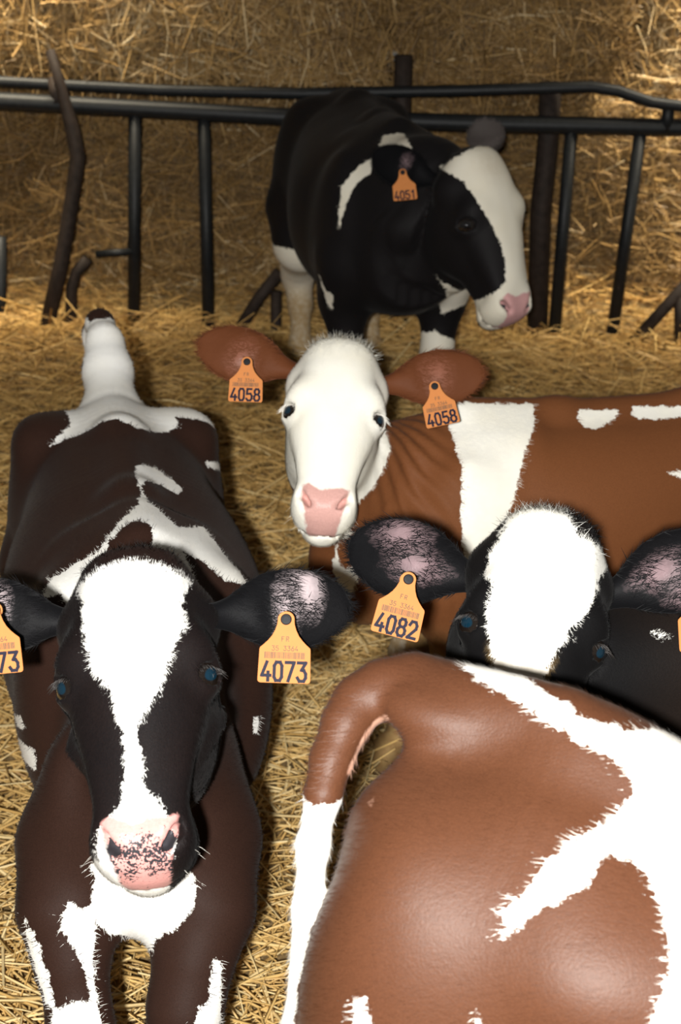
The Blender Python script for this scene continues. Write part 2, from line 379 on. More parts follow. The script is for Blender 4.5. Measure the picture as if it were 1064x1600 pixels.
# coat markings: outlines on the hide, each a closed line of points (metres from the calf's own base) with the direction it faces
PATCH = {
 'A': [
  ('w', (0.052, -0.818, 0.573), 0.463, [(-0.024,-0.349,0.772), (0.072,-0.735,0.967), (0.113,-0.738,0.979), (0.147,-0.729,0.976), (0.138,-0.329,0.784), (0.179,-0.735,0.948), (0.173,-0.770,0.944), (0.181,-0.807,0.927), (0.168,-0.823,0.919), (0.165,-0.840,0.901), (0.159,-0.860,0.884), (0.150,-0.872,0.875), (0.140,-0.890,0.858), (0.139,-0.900,0.848), (0.144,-0.913,0.833), (0.149,-0.922,0.823), (0.148,-0.929,0.815), (0.161,-0.940,0.799), (0.176,-0.949,0.788), (0.185,-0.944,0.760), (0.188,-0.969,0.753), (0.179,-0.972,0.743), (0.177,-0.963,0.715), (0.166,-0.938,0.678), (0.083,-0.702,0.504), (0.054,-0.697,0.513), (0.044,-0.689,0.536), (0.105,-0.969,0.746), (0.103,-0.954,0.763), (0.119,-0.950,0.785), (0.128,-0.943,0.796), (0.127,-0.922,0.821), (0.124,-0.899,0.847), (0.113,-0.879,0.866), (0.105,-0.862,0.883), (0.084,-0.843,0.895), (0.075,-0.826,0.913), (0.066,-0.798,0.926), (0.065,-0.780,0.937), (-0.021,-0.365,0.765)]),
  ('w', (0.028, -0.646, 0.763), 0.6, [(-0.229,0.311,0.795), (-0.208,0.334,0.822), (-0.153,0.493,0.830), (-0.184,0.625,0.888), (-0.137,0.636,0.919), (-0.076,0.602,0.898), (-0.053,0.520,0.826), (0.029,0.393,0.842), (0.089,0.376,0.801), (0.115,0.348,0.755), (0.073,0.308,0.792), (0.044,0.304,0.796), (0.053,0.274,0.787), (-0.005,0.162,0.821), (-0.044,0.172,0.833), (-0.116,0.199,0.793), (-0.163,0.199,0.771), (-0.135,0.243,0.794), (-0.151,0.304,0.797), (-0.180,0.337,0.806)]),
  ('d', (-0.096, -0.737, 0.669), 0.6, [(-0.187,0.633,0.918), (-0.131,0.637,0.919), (-0.074,0.641,0.920), (-0.105,0.628,0.884), (-0.125,0.594,0.896), (-0.155,0.590,0.886)]),
  ('w', (0.633, -0.651, 0.418), 0.2, [(0.101,0.249,0.732), (0.119,0.304,0.713), (0.132,0.338,0.685), (0.122,0.338,0.681), (0.107,0.251,0.722)]),
  ('w', (0.123, -0.581, 0.805), 0.407, [(0.040,-0.121,0.821), (0.057,-0.175,0.822), (0.109,-0.234,0.807), (0.139,-0.164,0.781), (0.154,-0.189,0.772), (0.179,-0.220,0.755), (0.219,-0.285,0.733), (0.183,-0.308,0.758), (0.153,-0.299,0.781), (0.122,-0.302,0.799), (0.138,-0.329,0.784), (0.145,-0.737,0.975), (0.110,-0.743,0.976), (0.110,-0.715,0.981), (0.080,-0.311,0.815), (0.078,-0.283,0.826), (0.057,-0.263,0.830), (0.036,-0.274,0.826), (0.017,-0.303,0.810), (0.063,-0.725,0.962), (-0.037,-0.367,0.755), (-0.072,-0.355,0.743), (-0.065,-0.323,0.759), (-0.027,-0.317,0.782), (0.004,-0.311,0.800), (0.021,-0.271,0.819), (0.044,-0.201,0.827)]),
  ('w', (0.296, -0.495, 0.817), 0.2, [(0.015,-0.006,0.816), (0.038,0.037,0.799), (0.071,0.015,0.786), (0.090,-0.014,0.782), (0.085,-0.045,0.785), (0.057,-0.033,0.796), (0.041,-0.083,0.820), (0.037,-0.124,0.822), (0.024,-0.074,0.824)]),
  ('w', (-0.446, -0.849, 0.282), 0.15, [(-0.127,-0.321,0.537), (-0.102,-0.388,0.572), (-0.092,-0.403,0.561), (-0.104,-0.383,0.547)]),
  ('w', (-0.373, -0.902, 0.218), 0.15, [(-0.137,-0.336,0.507), (-0.102,-0.384,0.526), (-0.077,-0.419,0.535), (-0.078,-0.410,0.495), (-0.116,-0.351,0.484)]),
  ('w', (0.547, -0.795, 0.261), 0.15, [(0.230,-0.374,0.576), (0.239,-0.360,0.570), (0.236,-0.363,0.543), (0.230,-0.372,0.545)]),
  ('w', (0.153, -0.873, 0.463), 0.364, [(0.050,-0.696,0.513), (0.125,-0.961,0.705), (0.169,-0.962,0.707), (0.178,-0.693,0.527), (0.182,-0.709,0.498), (0.161,-0.720,0.467), (0.132,-0.713,0.443), (0.116,-0.702,0.402), (0.102,-0.675,0.409), (0.068,-0.698,0.439), (0.054,-0.704,0.460), (0.052,-0.724,0.417), (0.058,-0.744,0.373), (0.071,-0.758,0.335), (0.003,-0.764,0.337), (0.007,-0.754,0.364), (0.050,-0.748,0.376), (0.049,-0.740,0.389), (0.033,-0.729,0.429), (0.016,-0.723,0.449), (0.009,-0.714,0.475), (0.022,-0.705,0.488), (0.046,-0.704,0.479)]),
  ('w', (-0.271, -0.856, 0.441), 0.14, [(-0.037,-0.703,0.464), (-0.019,-0.720,0.440), (-0.003,-0.738,0.405), (0.010,-0.760,0.354), (-0.008,-0.740,0.366), (-0.032,-0.711,0.422)]),
  ('w', (0.384, -0.788, 0.482), 0.14, [(0.183,-0.781,0.359), (0.190,-0.768,0.384), (0.203,-0.757,0.390), (0.203,-0.738,0.434), (0.214,-0.732,0.430), (0.215,-0.744,0.385), (0.216,-0.751,0.335)]),
 ],
 'D': [
  ('w', (-0.048, -0.844, 0.534), 0.3, [(-0.308,-0.083,0.808), (-0.295,-0.059,0.819), (-0.245,-0.079,0.827), (-0.191,-0.065,0.824), (-0.137,-0.051,0.822), (-0.141,-0.107,0.797), (-0.159,-0.156,0.771), (-0.178,-0.209,0.705), (-0.193,-0.227,0.664), (-0.212,-0.243,0.590), (-0.263,-0.250,0.584), (-0.274,-0.239,0.677), (-0.274,-0.215,0.741), (-0.287,-0.161,0.780)]),
  ('w', (0.001, -0.755, 0.655), 0.2, [(-0.060,-0.064,0.802), (-0.053,-0.048,0.812), (0.020,-0.030,0.808), (0.012,-0.052,0.797), (-0.027,-0.086,0.786), (-0.044,-0.082,0.789)]),
  ('w', (-0.058, -0.779, 0.624), 0.2, [(0.044,-0.038,0.800), (0.052,-0.017,0.812), (0.107,-0.008,0.811), (0.161,-0.004,0.811), (0.159,-0.023,0.796), (0.061,-0.042,0.795)]),
  ('w', (0.06, -0.894, 0.444), 0.2, [(0.106,-0.128,0.724), (0.150,-0.111,0.726), (0.150,-0.119,0.710), (0.113,-0.130,0.718)]),
  ('w', (0.03, -0.999, -0.011), 0.183, [(-0.530,-0.447,0.745), (-0.460,-0.422,0.744), (-0.465,-0.228,0.617), (-0.485,-0.199,0.598), (-0.507,-0.422,0.695)]),
  ('w', (-0.225, -0.972, 0.072), 0.259, [(-0.509,-0.419,0.689), (-0.492,-0.183,0.574), (-0.478,-0.184,0.534), (-0.455,-0.193,0.546), (-0.448,-0.192,0.520), (-0.464,-0.173,0.468), (-0.485,-0.174,0.497), (-0.498,-0.174,0.542)]),
  ('w', (-0.158, -0.922, 0.353), 0.18, [(-0.396,-0.142,0.400), (-0.343,-0.004,0.334), (-0.347,-0.011,0.266), (-0.383,0.039,0.242)]),
 ],
 'C': [
  ('w', (-0.138, -0.812, 0.567), 0.16, [(-0.852,-0.355,0.982), (-0.843,-0.334,0.995), (-0.782,-0.339,0.999), (-0.767,-0.384,0.983), (-0.730,-0.361,0.952), (-0.723,-0.358,0.938), (-0.743,-0.407,0.934), (-0.754,-0.443,0.922), (-0.774,-0.464,0.906), (-0.789,-0.478,0.888), (-0.801,-0.491,0.874), (-0.812,-0.506,0.856), (-0.820,-0.520,0.837), (-0.827,-0.542,0.802), (-0.848,-0.540,0.808), (-0.859,-0.510,0.844), (-0.866,-0.496,0.857), (-0.868,-0.490,0.862), (-0.873,-0.473,0.878), (-0.875,-0.454,0.910), (-0.870,-0.429,0.939), (-0.879,-0.403,0.935), (-0.871,-0.383,0.952)]),
  ('w', (-0.049, -0.777, 0.628), 0.1, [(-0.658,-0.328,0.837), (-0.643,-0.332,0.833), (-0.638,-0.339,0.826), (-0.651,-0.339,0.828)]),
 ],
 'E': [
  ('w', (-0.122, -0.985, 0.124), 0.327, [(0.163,-0.614,0.902), (0.196,-0.658,0.935), (0.249,-0.620,0.959), (0.322,-0.598,0.958), (0.364,-0.626,0.898), (0.387,-0.635,0.806), (0.384,-0.688,0.705), (0.390,-0.715,0.647), (0.424,-0.722,0.617), (0.427,-0.737,0.556), (0.358,-0.728,0.526), (0.296,-0.714,0.521), (0.254,-0.704,0.549), (0.201,-0.384,0.472), (0.188,-0.436,0.512), (0.202,-0.526,0.552), (0.196,-0.590,0.590), (0.161,-0.603,0.632), (0.200,-0.605,0.605), (0.264,-0.539,0.563), (0.275,-0.738,0.605), (0.306,-0.779,0.635), (0.329,-0.772,0.658), (0.327,-0.761,0.695), (0.314,-0.752,0.740), (0.287,-0.744,0.792), (0.248,-0.737,0.849), (0.212,-0.701,0.887)]),
  ('w', (-0.304, -0.858, 0.414), 0.3, [(0.021,-0.386,0.942), (0.074,-0.392,0.951), (0.087,-0.530,0.945), (0.111,-0.586,0.915), (0.087,-0.566,0.919), (0.040,-0.496,0.922), (0.000,-0.465,0.900), (-0.007,-0.494,0.864), (-0.046,-0.484,0.828), (-0.069,-0.491,0.779), (-0.084,-0.496,0.713), (-0.088,-0.489,0.736), (-0.080,-0.468,0.824), (-0.040,-0.456,0.872), (0.008,-0.463,0.908)]),
  ('w', (0.257, -0.921, 0.294), 0.642, [(0.061,-0.443,0.465), (0.082,-0.453,0.459), (0.122,-0.330,0.355), (0.141,-0.335,0.329), (0.126,-0.341,0.265), (0.052,0.382,0.040), (0.049,0.437,0.133)]),
  ('w', (-0.142, -0.968, 0.208), 0.12, [(0.167,-0.361,0.411), (0.187,-0.371,0.423), (0.225,-0.368,0.387), (0.218,-0.384,0.337), (0.142,-0.340,0.293), (0.148,-0.345,0.342)]),
  ('w', (-0.38, -0.92, -0.095), 0.15, [(-0.135,-0.441,0.580), (-0.113,-0.451,0.540), (-0.096,-0.463,0.535), (-0.095,-0.434,0.483), (-0.109,-0.432,0.500)]),
 ],
 'B': [
  ('w', (-0.126, -0.724, 0.678), 0.35, [(-0.378,0.172,1.016), (-0.368,0.199,1.016), (-0.331,0.175,1.019), (-0.301,0.125,1.018), (-0.269,0.098,1.008), (-0.235,0.094,1.002), (-0.206,0.108,0.995), (-0.176,0.121,0.989), (-0.120,0.221,0.933), (-0.120,0.209,0.906), (-0.160,0.056,0.967), (-0.163,0.032,0.952), (-0.165,0.012,0.935), (-0.169,-0.013,0.921), (-0.173,-0.037,0.909), (-0.176,-0.059,0.895), (-0.178,-0.077,0.879), (-0.179,-0.093,0.862), (-0.179,-0.106,0.842), (-0.179,-0.116,0.821), (-0.205,-0.111,0.815), (-0.233,-0.109,0.812), (-0.229,-0.100,0.844), (-0.223,-0.089,0.866), (-0.216,-0.072,0.885), (-0.216,-0.048,0.904), (-0.224,-0.020,0.922), (-0.241,-0.002,0.934), (-0.260,-0.002,0.936), (-0.275,-0.016,0.927), (-0.281,-0.027,0.918), (-0.305,-0.034,0.909), (-0.325,-0.037,0.898), (-0.341,-0.045,0.881), (-0.348,-0.042,0.880), (-0.346,-0.028,0.897), (-0.333,-0.022,0.909), (-0.319,-0.014,0.920), (-0.308,-0.003,0.932), (-0.286,0.009,0.944), (-0.258,0.024,0.951), (-0.237,0.041,0.964), (-0.233,0.050,0.974), (-0.249,0.067,0.988), (-0.281,0.082,0.996), (-0.308,0.105,1.005), (-0.346,0.138,1.013)]),
  ('w', (-0.301, -0.846, 0.44), 0.15, [(-0.469,-0.035,0.803), (-0.460,-0.040,0.808), (-0.453,-0.049,0.790), (-0.456,-0.053,0.766), (-0.470,-0.045,0.759)]),
  ('w', (-0.189, -0.88, 0.437), 0.15, [(-0.367,-0.066,0.820), (-0.362,-0.070,0.812), (-0.353,-0.078,0.786), (-0.376,-0.073,0.781)]),
  ('s', (0.236, -0.962, 0.137), 0.06, [(-0.479,0.130,0.931), (-0.470,0.145,0.950), (-0.455,0.159,0.966), (-0.445,0.151,0.973), (-0.443,0.151,0.958), (-0.456,0.154,0.936), (-0.469,0.139,0.922), (-0.477,0.132,0.914)]),
 ],
}


def patches(key, L, start=-.2):
    """'w' adds white, 'd' cuts pigment out of white, 's' adds bare skin; returns signed distances"""
    pat = np.full(len(L), start); skin = np.full(len(L), -.2)
    for kind, ax, rg, pts in PATCH.get(key, []):
        ax = nrm(ax); p = np.array(pts); c = p.mean(0)
        e1 = nrm(np.cross(ax, (0, 0, 1) if abs(ax[2]) < .9 else (0, 1, 0))); e2 = np.cross(ax, e1)
        dep = rg-np.abs((L-c)@ax)
        m = dep > -.05
        sd = np.full(len(L), -.2)
        sd[m] = np.minimum(poly_sd(np.stack([(L[m]-c)@e1, (L[m]-c)@e2], 1), np.stack([(p-c)@e1, (p-c)@e2], 1)), dep[m])
        if kind == 'w': pat = np.maximum(pat, sd)
        elif kind == 'd': pat = np.minimum(pat, -sd)
        else: skin = np.maximum(skin, sd)
    return pat, skin

# ------------------------------------------------------------------ calf building blocks
class Frame:
    def __init__(s, o, X, Y, Z, sc=1.0): s.o = np.asarray(o, float); s.A = np.stack([nrm(X), nrm(Y), nrm(Z)]); s.s = sc
    def __call__(s, x, y, z): return s.o+s.s*(np.array([x, y, z], float)@s.A)
    def inv(s, P): return (np.asarray(P)-s.o)@s.A.T/s.s

def body_frame(o, heading, sc, pitch=0):
    Y = nrm((heading[0], heading[1], 0)); X = np.cross(Y, (0, 0, 1.)); p = math.radians(pitch); Y = Y*math.cos(p)-np.array((0, 0, math.sin(p))); Z = np.cross(X, Y)
    return Frame(o, X, Y, Z, sc)

def head_frame(mid, poll, muz, eye_l, eye_r, sc):
    """X: towards the calf's left eye (image right when it faces us), Y: out of the face, Z: up the face"""
    Z = nrm(np.asarray(poll)-np.asarray(muz)); X = np.asarray(eye_r, float)-np.asarray(eye_l, float); X = nrm(X-Z*(X@Z)); Y = np.cross(Z, X)
    c = Frame(mid, X, -Y, Z, sc)
    c.A = np.stack([X, np.cross(X, Z)*1.0, Z])
    return c

BARREL = [(-.525, .715, .050, .06, .10), (-.49, .715, .095, .105, .15), (-.42, .71, .14, .145, .17), (-.33, .70, .168, .172, .19), (-.2, .67, .175, .20, .185),
          (-.05, .635, .205, .228, .205), (.1, .615, .218, .243, .215), (.22, .61, .200, .255, .205), (.33, .62, .165, .25, .20), (.43, .63, .130, .20, .185), (.50, .64, .095, .13, .15), (.53, .64, .05, .07, .09)]

def add_body(F, B, wide=1.0, barrel=BARREL, pin=-.495, e=2.25, hip=.135, hipz=.815, thz=.62, thr=.20, spine=((-.45, .845), (-.2, .86), (.1, .85), (.3, .865))):
    F.loft([(B(0, y, z), w*B.s*wide, hu*B.s, hd*B.s, e) for y, z, w, hu, hd in barrel], (0, 0, 1), k=.05)
    s = B.s
    # hip bones, pin bones, spine ridge, withers
    for q in (-1, 1):
        F.ell(B(hip*q*wide, -.33, hipz), np.array((.045, .06, .035))*s, B.A, k=.06*s)
        F.ell(B(.07*q, pin, .75), np.array((.035, .045, .04))*s, B.A, k=.05*s)
        F.ell(B(.125*q*wide, -.36, thz), np.array((.075, .145, thr))*s, B.A, k=.07*s)       # thigh
        F.ell(B(.130*q*wide, .33, .62), np.array((.060, .10, .19))*s, B.A, k=.06*s)        # shoulder
    F.chain([(B(0, y, z), .02*s) for y, z in spine], k=.06*s)

def add_legs(F, B, front=(-1, 1), hind=(-1, 1), fx=.115, spread=0.0):
    s = B.s
    for q in front:
        F.chain([(B(fx*1.12*q, .36, .56), .075*s), (B(fx*1.08*q, .31, .45), .058*s), (B((fx+spread)*q, .335, .31), .037*s), (B((fx+spread)*q, .34, .27), .042*s),
                 (B((fx+spread)*q, .335, .22), .030*s), (B((fx+spread)*q, .335, .11), .027*s), (B((fx+spread)*q, .345, .085), .033*s), (B((fx+spread)*q, .375, .035), .036*s), (B((fx+spread)*q, .38, .01), .04*s)], k=.03*s)
    for q in hind:
        F.chain([(B(.13*q, -.33, .55), .10*s), (B(.13*q, -.30, .46), .075*s), (B(.115*q, -.44, .36), .044*s), (B(.11*q, -.47, .32), .040*s), (B(.105*q, -.445, .25), .031*s),
                 (B(.105*q, -.42, .12), .030*s), (B(.105*q, -.41, .085), .034*s), (B(.105*q, -.375, .035), .036*s), (B(.105*q, -.37, .01), .04*s)], k=.035*s)

HEAD = [(.156, -.062, .018, .02, .03), (.147, -.058, .048, .043, .05), (.128, -.052, .065, .063, .072), (.095, -.050, .073, .077, .092), (.055, -.050, .079, .082, .105),
        (.01, -.050, .080, .081, .112), (-.035, -.050, .071, .079, .110), (-.085, -.050, .056, .076, .095), (-.13, -.050, .0455, .071, .072), (-.162, -.050, .043, .064, .056), (-.190, -.052, .044, .052, .046), (-.210, -.058, .038, .032, .034), (-.220, -.062, .022, .014, .02)]

def add_head(F, H, dome=1.0, eyes=(-1, 1)):
    s = H.s; A = H.A
    F.loft([(H(0, y, z), w*s, hu*s, hd*s, 2.5 if z > -.1 else 2.3) for z, y, w, hu, hd in HEAD], A[1], k=.02*s)
    for q in (-1, 1):
        F.ell(H(.043*q, -.100, -.010), np.array((.030, .066, .080))*s, A, k=.04*s)           # cheek
        F.ell(H(.058*q, -.006, .028), np.array((.025, .022, .022))*s, A, k=.03*s)           # brow
        F.ell(H(.069*q, -.028, .005), np.array((.021, .026, .024))*s, A, k=.025*s)           # eye bulge
        F.ell(H(.064*q, -.062, .085), np.array((.030, .036, .032))*s, A, k=.03*s)            # ear root
        F.cone(H(.047*q, -.022, -.045), H(.033*q, -.008, -.150), .015*s, .014*s, k=.03*s)   # facial crest
        F.ell(H(.032*q, -.014, -.180), np.array((.021, .026, .026))*s, A, k=.02*s)          # nostril wing
    F.ell(H(0, -.042, -.186), np.array((.053, .046, .031))*s, A, k=.025*s)                    # muzzle pad
    F.ell(H(0, -.082, -.200), np.array((.036, .032, .028))*s, A, k=.014*s)                   # lower lip / chin
    F.ell(H(0, -.048, .122), np.array((.048*dome, .045, .036))*s, A, k=.04*s)                # poll
    for q in (-1, 1):
        # nostrils: slanted commas opening outwards
        ax = nrm((-.50*q, .10, -.86)); z = nrm(np.cross(ax, (0, .75, -.66))); y = np.cross(z, ax)
        F.ell(H(.0315*q, .0035, -.190), np.array((.015, .020, .0056))*s, np.stack([ax, y, z])@A, k=.006*s, op='s')
        F.ell(H(.0385*q, .0015, -.179), np.array((.0085, .020, .0066))*s, np.stack([ax, y, z])@A, k=.006*s, op='s')
    # mouth line
    n = 13
    pts = [H(.054*math.sin(a), -.060-.020*(1-math.cos(a)), -.217+.058*(1-math.cos(a))) for a in np.linspace(-1.35, 1.35, n)]
    for a, b in zip(pts[:-1], pts[1:]): F.cone(a, b, .0045*s, .0045*s, k=.006*s, op='s')
    for q in eyes:
        # lids and opening
        ey = nrm((.80*q, .60, 0.0)); zx = np.array((0, .10, 1.)); zx = nrm(zx-ey*(zx@ey)); ex = np.cross(zx, ey)
        R = np.stack([ex, ey, zx])@A
        F.ell(H(.0705*q, -.024, .0), np.array((.0255, .025, .0225))*s, R, k=.010*s)
        F.ell(H(.0825*q, -.0125, .0), np.array((.0200, .020, .0128))*s, R, k=.005*s, op='s')

def add_eyes(root, H, off, lash, eyes=(-1, 1), r=.0232, gaze=None, m_=None):
    for q in eyes:
        c = H(.069*q, -.025, .0)
        ey = nrm(np.array((.76*q, .65, -.05))@H.A) if gaze is None else nrm(gaze)
        n, m = 28, 20; V = []; Fc = []; ir = []
        z = nrm(np.array((0, 0, 1.))-ey*ey[2]); x = np.cross(ey, z)
        rr = r*H.s
        for i in range(m+1):
            th = math.pi*i/m
            for k in range(n):
                ph = 2*math.pi*k/n
                V.append(c+rr*(ey*math.cos(th)+math.sin(th)*(x*math.cos(ph)+z*math.sin(ph)))-off)
                ir.append(min(1, th/1.15*math.hypot(math.cos(ph)*.8, math.sin(ph)*1.2)))
        for i in range(m):
            for k in range(n): Fc.append((i*n+k, i*n+(k+1) % n, (i+1)*n+(k+1) % n, (i+1)*n+k))
        me = mesh_np('eye', V, Fc); attr(me, 'iris', ir)
        link('eye', me, m_ or EYE, root)
        # upper lashes
        mb = MB()
        ex = nrm(np.array((.76*q, .65, -.05))@H.A); zz = H.A[2]; xx = np.cross(zz, ex)
        for j in range(26):
            a = (j/25-.5)*2
            b0 = c+H.s*(ex*.0205*math.cos(a*.75)+xx*.017*math.sin(a*1.0)+zz*(.0085-.004*a*a))
            dr = ex*.9+zz*random.uniform(-.25, .05)+xx*a*.6+np.array((0, 0, -.15))
            L = .014*H.s*random.uniform(.7, 1.1)
            mb.tube([b0, b0+dr*L*.5+zz*.001, b0+dr*L-np.array((0, 0, .004))], [.0006, .0005, .0002], 4)
        mb.build('eyelashes', lash, root, True, Vector(off))

def hair(root, name, V, Fq, Nn, attrs, matl, count, length, flow, zmin=-9, sel=None, wid=.0007, lift=.35, jit=.35):
    """short coat hairs: one slim blade each, standing on the hide"""
    tri = np.concatenate([Fq[:, [0, 1, 2]], Fq[:, [0, 2, 3]]])
    if sel is not None: tri = tri[sel[tri].all(1)]
    if len(tri) == 0: return
    a, b, c = V[tri[:, 0]], V[tri[:, 1]], V[tri[:, 2]]
    ar = np.linalg.norm(np.cross(b-a, c-a), axis=1); pick = rng.choice(len(tri), count, p=ar/ar.sum())
    w = rng.dirichlet((1, 1, 1), count); t = tri[pick]
    def lerp(X): return (X[t]*(w[..., None] if X.ndim == 2 else w)).sum(1)
    P = lerp(V); n = lerp(Nn); n /= np.linalg.norm(n, axis=1)[:, None]
    f = flow(P)+rng.normal(0, jit, (count, 3)); f -= n*(f*n).sum(1)[:, None]; f /= np.maximum(np.linalg.norm(f, axis=1), 1e-6)[:, None]
    L = length*rng.uniform(.6, 1.25, count)[:, None]
    side = np.cross(n, f)*wid
    base = P-n*.0008; tip = P+f*L*math.sqrt(max(0, 1-lift*lift))+n*L*lift
    VV = np.stack([base+side, base-side, tip], 1).reshape(-1, 3)
    FF = np.arange(count*3).reshape(-1, 3)
    me = mesh_np(name, VV, FF)
    for k, x in attrs.items(): attr(me, k, np.repeat(lerp(x), 3))
    nn = np.repeat(n, 3, 0)
    me.normals_split_custom_set_from_vertices([tuple(q) for q in nn])
    o = link(name, me, matl, root); o['kind'] = 'stuff'
    return o

def add_ear(root, off, base, tip, face, width, mat_, cup=.35, inner=None, tilt=0.0, name='ear', n=30, m=24, hairs=3500, hlen=.016, droop=0.0):
    """cupped leaf-shaped ear with thickness; face = direction the hollow faces"""
    base = np.asarray(base, float); tip = np.asarray(tip, float); ax = tip-base; L = np.linalg.norm(ax); ax /= L
    fc = nrm(np.asarray(face, float)-ax*(np.asarray(face, float)@ax)); sd = np.cross(ax, fc)
    prof_s = np.array([-.12, 0, .10, .22, .38, .55, .72, .86, .95, 1.0]); prof_w = np.array([.30, .33, .45, .70, .94, 1.0, .90, .68, .42, .06])
    V = []; Fq = []; pin = []; sk = []
    ss = -.12+1.12*(1-(1-np.linspace(0, 1, n))**1.35)
    for layer in (0, 1):
        for s in ss:
            w = np.interp(s, prof_s, prof_w)*width*.5
            cu = cup*(1+1.6*max(0, .35-s)/.35)
            for t in np.linspace(-1, 1, m):
                th = .0032*(1-t*t*.75)*(1-.5*max(s, 0)) + .0004
                x = w*math.sin(t*math.pi/2*.98)
                dep = -cu*w*(math.cos(t*math.pi/2)**1.1)*(1.15 if s < .3 else 1.0)
                ripple = .0018*math.sin(s*9+t*3)
                p = base+ax*(s*L)+sd*(x+.06*width*math.sin(max(s, 0)*3.1)*(1 if tilt >= 0 else -1)*abs(tilt))+fc*(dep+ripple+(th if layer == 0 else -th))+np.array((0, 0, -droop*max(s, 0)**2))
                V.append(p-off)
                pin.append((s, t, layer))
    def ix(l, i, j): return l*n*m+i*m+j
    for i in range(n-1):
        for j in range(m-1):
            Fq.append((ix(0, i, j), ix(0, i+1, j), ix(0, i+1, j+1), ix(0, i, j+1)))
            Fq.append((ix(1, i, j), ix(1, i, j+1), ix(1, i+1, j+1), ix(1, i+1, j)))
    for i in range(n-1):
        Fq.append((ix(0, i, 0), ix(1, i, 0), ix(1, i+1, 0), ix(0, i+1, 0)))
        Fq.append((ix(0, i, m-1), ix(0, i+1, m-1), ix(1, i+1, m-1), ix(1, i, m-1)))
    for j in range(m-1):
        Fq.append((ix(0, n-1, j), ix(1, n-1, j), ix(1, n-1, j+1), ix(0, n-1, j+1)))
        Fq.append((ix(0, 0, j), ix(0, 0, j+1), ix(1, 0, j+1), ix(1, 0, j)))
    V = np.array(V); Fq = np.array(Fq)
    nn = np.cross(V[Fq[0, 2]]-V[Fq[0, 0]], V[Fq[0, 3]]-V[Fq[0, 1]])
    if nn@fc < 0: Fq = Fq[:, ::-1]
    me = mesh_np(name, V, Fq)
    st = np.array(pin)
    pat = np.full(len(V), -.2); skin = np.full(len(V), -.2); tint = np.zeros(len(V))
    if inner: pat, skin, tint = inner(st, pat, skin, tint)
    attr(me, 'pat', pat); attr(me, 'skin', skin); attr(me, 'tint', tint); attr(me, 'dirt', np.zeros(len(V))); attr(me, 'spots_shade', np.full(len(V), -1.))
    o = link(name, me, mat_, root)
    # fringe hair growing along the ear
    Nn = vnormals(V, Fq); fr_ = {'pat': pat, 'skin': np.full(len(V), -.2), 'tint': tint, 'dirt': np.zeros(len(V)), 'spots_shade': np.full(len(V), -1.)}
    sel = (st[:, 0] > .05) & (skin < .006)
    if hairs: hair(root, 'ear_hair', V, Fq, Nn, fr_, mat_, hairs, hlen, lambda P: np.repeat((ax*1.0+np.array((0, 0, -.15)))[None], len(P), 0), sel=sel, lift=.3, wid=.0006)
    return o, (base, ax, sd, fc, L)

# ------------------------------------------------------------------ ear tags
GLYPH = {'0': [[(.12, .2), (.12, .8), (.3, 1), (.7, 1), (.88, .8), (.88, .2), (.7, 0), (.3, 0), (.12, .2)]],
 '1': [[(.3, .8), (.62, 1), (.62, 0)]], '2': [[(.1, .78), (.28, 1), (.7, 1), (.88, .8), (.85, .6), (.1, .03), (.92, .03)]],
 '3': [[(.12, 1), (.88, 1), (.48, .6), (.72, .58), (.9, .4), (.9, .18), (.72, 0), (.28, 0), (.08, .18)]],
 '4': [[(.55, 1), (.08, .27), (.92, .27)], [(.70, .45), (.70, 0)]],
 '5': [[(.85, 1), (.2, 1), (.15, .56), (.7, .6), (.9, .42), (.9, .18), (.7, 0), (.3, 0), (.1, .15)]],
 '6': [[(.65, 1), (.14, .38), (.14, .16), (.32, 0), (.7, 0), (.88, .18), (.88, .4), (.7, .57), (.32, .55)]],
 '7': [[(.1, 1), (.9, 1), (.35, 0)]],
 '8': [[(.3, .54), (.16, .7), (.16, .86), (.32, 1), (.68, 1), (.84, .86), (.84, .7), (.7, .54), (.3, .54), (.1, .36), (.1, .16), (.3, 0), (.7, 0), (.9, .16), (.9, .36), (.7, .54)]],
 'F': [[(.15, 0), (.15, 1), (.85, 1)], [(.15, .52), (.7, .52)]],
 'R': [[(.15, 0), (.15, 1), (.65, 1), (.85, .85), (.85, .65), (.65, .5), (.15, .5)], [(.5, .5), (.9, 0)]]}
def write(mb, fr, text, x0, y0, h, adv, w, stroke, z0, z1):
    x = x0
    for ch in text:
        for line in GLYPH.get(ch, []):
            P = [(x+a*w, y0+b*h) for a, b in line]
            for i, ((ax, ay), (bx, by)) in enumerate(zip(P[:-1], P[1:])):
                L = math.hypot(bx-ax, by-ay); dx, dy = (bx-ax)/L*stroke*.5, (by-ay)/L*stroke*.5
                e = .45; zz = z1+.00002*(i % 2)
                mb.prism([(ax-dx*e*2+dy, ay-dy*e*2-dx), (bx+dx*e*2+dy, by+dy*e*2-dx), (bx+dx*e*2-dy, by+dy*e*2+dx), (ax-dx*e*2-dy, ay-dy*e*2+dx)], fr, z0, zz)
        x += adv
TAG_W = .058
def tag_outline():
    half = [(.44, 0), (.475, .012), (.492, .04), (.495, .08), (.48, .62), (.47, .66), (.40, .72), (.32, .80), (.25, .89), (.20, .99), (.165, 1.10), (.158, 1.18)]
    arc = [(.16*math.cos(a), 1.19+.155*math.sin(a)) for a in np.linspace(.15, math.pi-.15, 11)]
    return half+arc+[(-a, b) for a, b in reversed(half)]
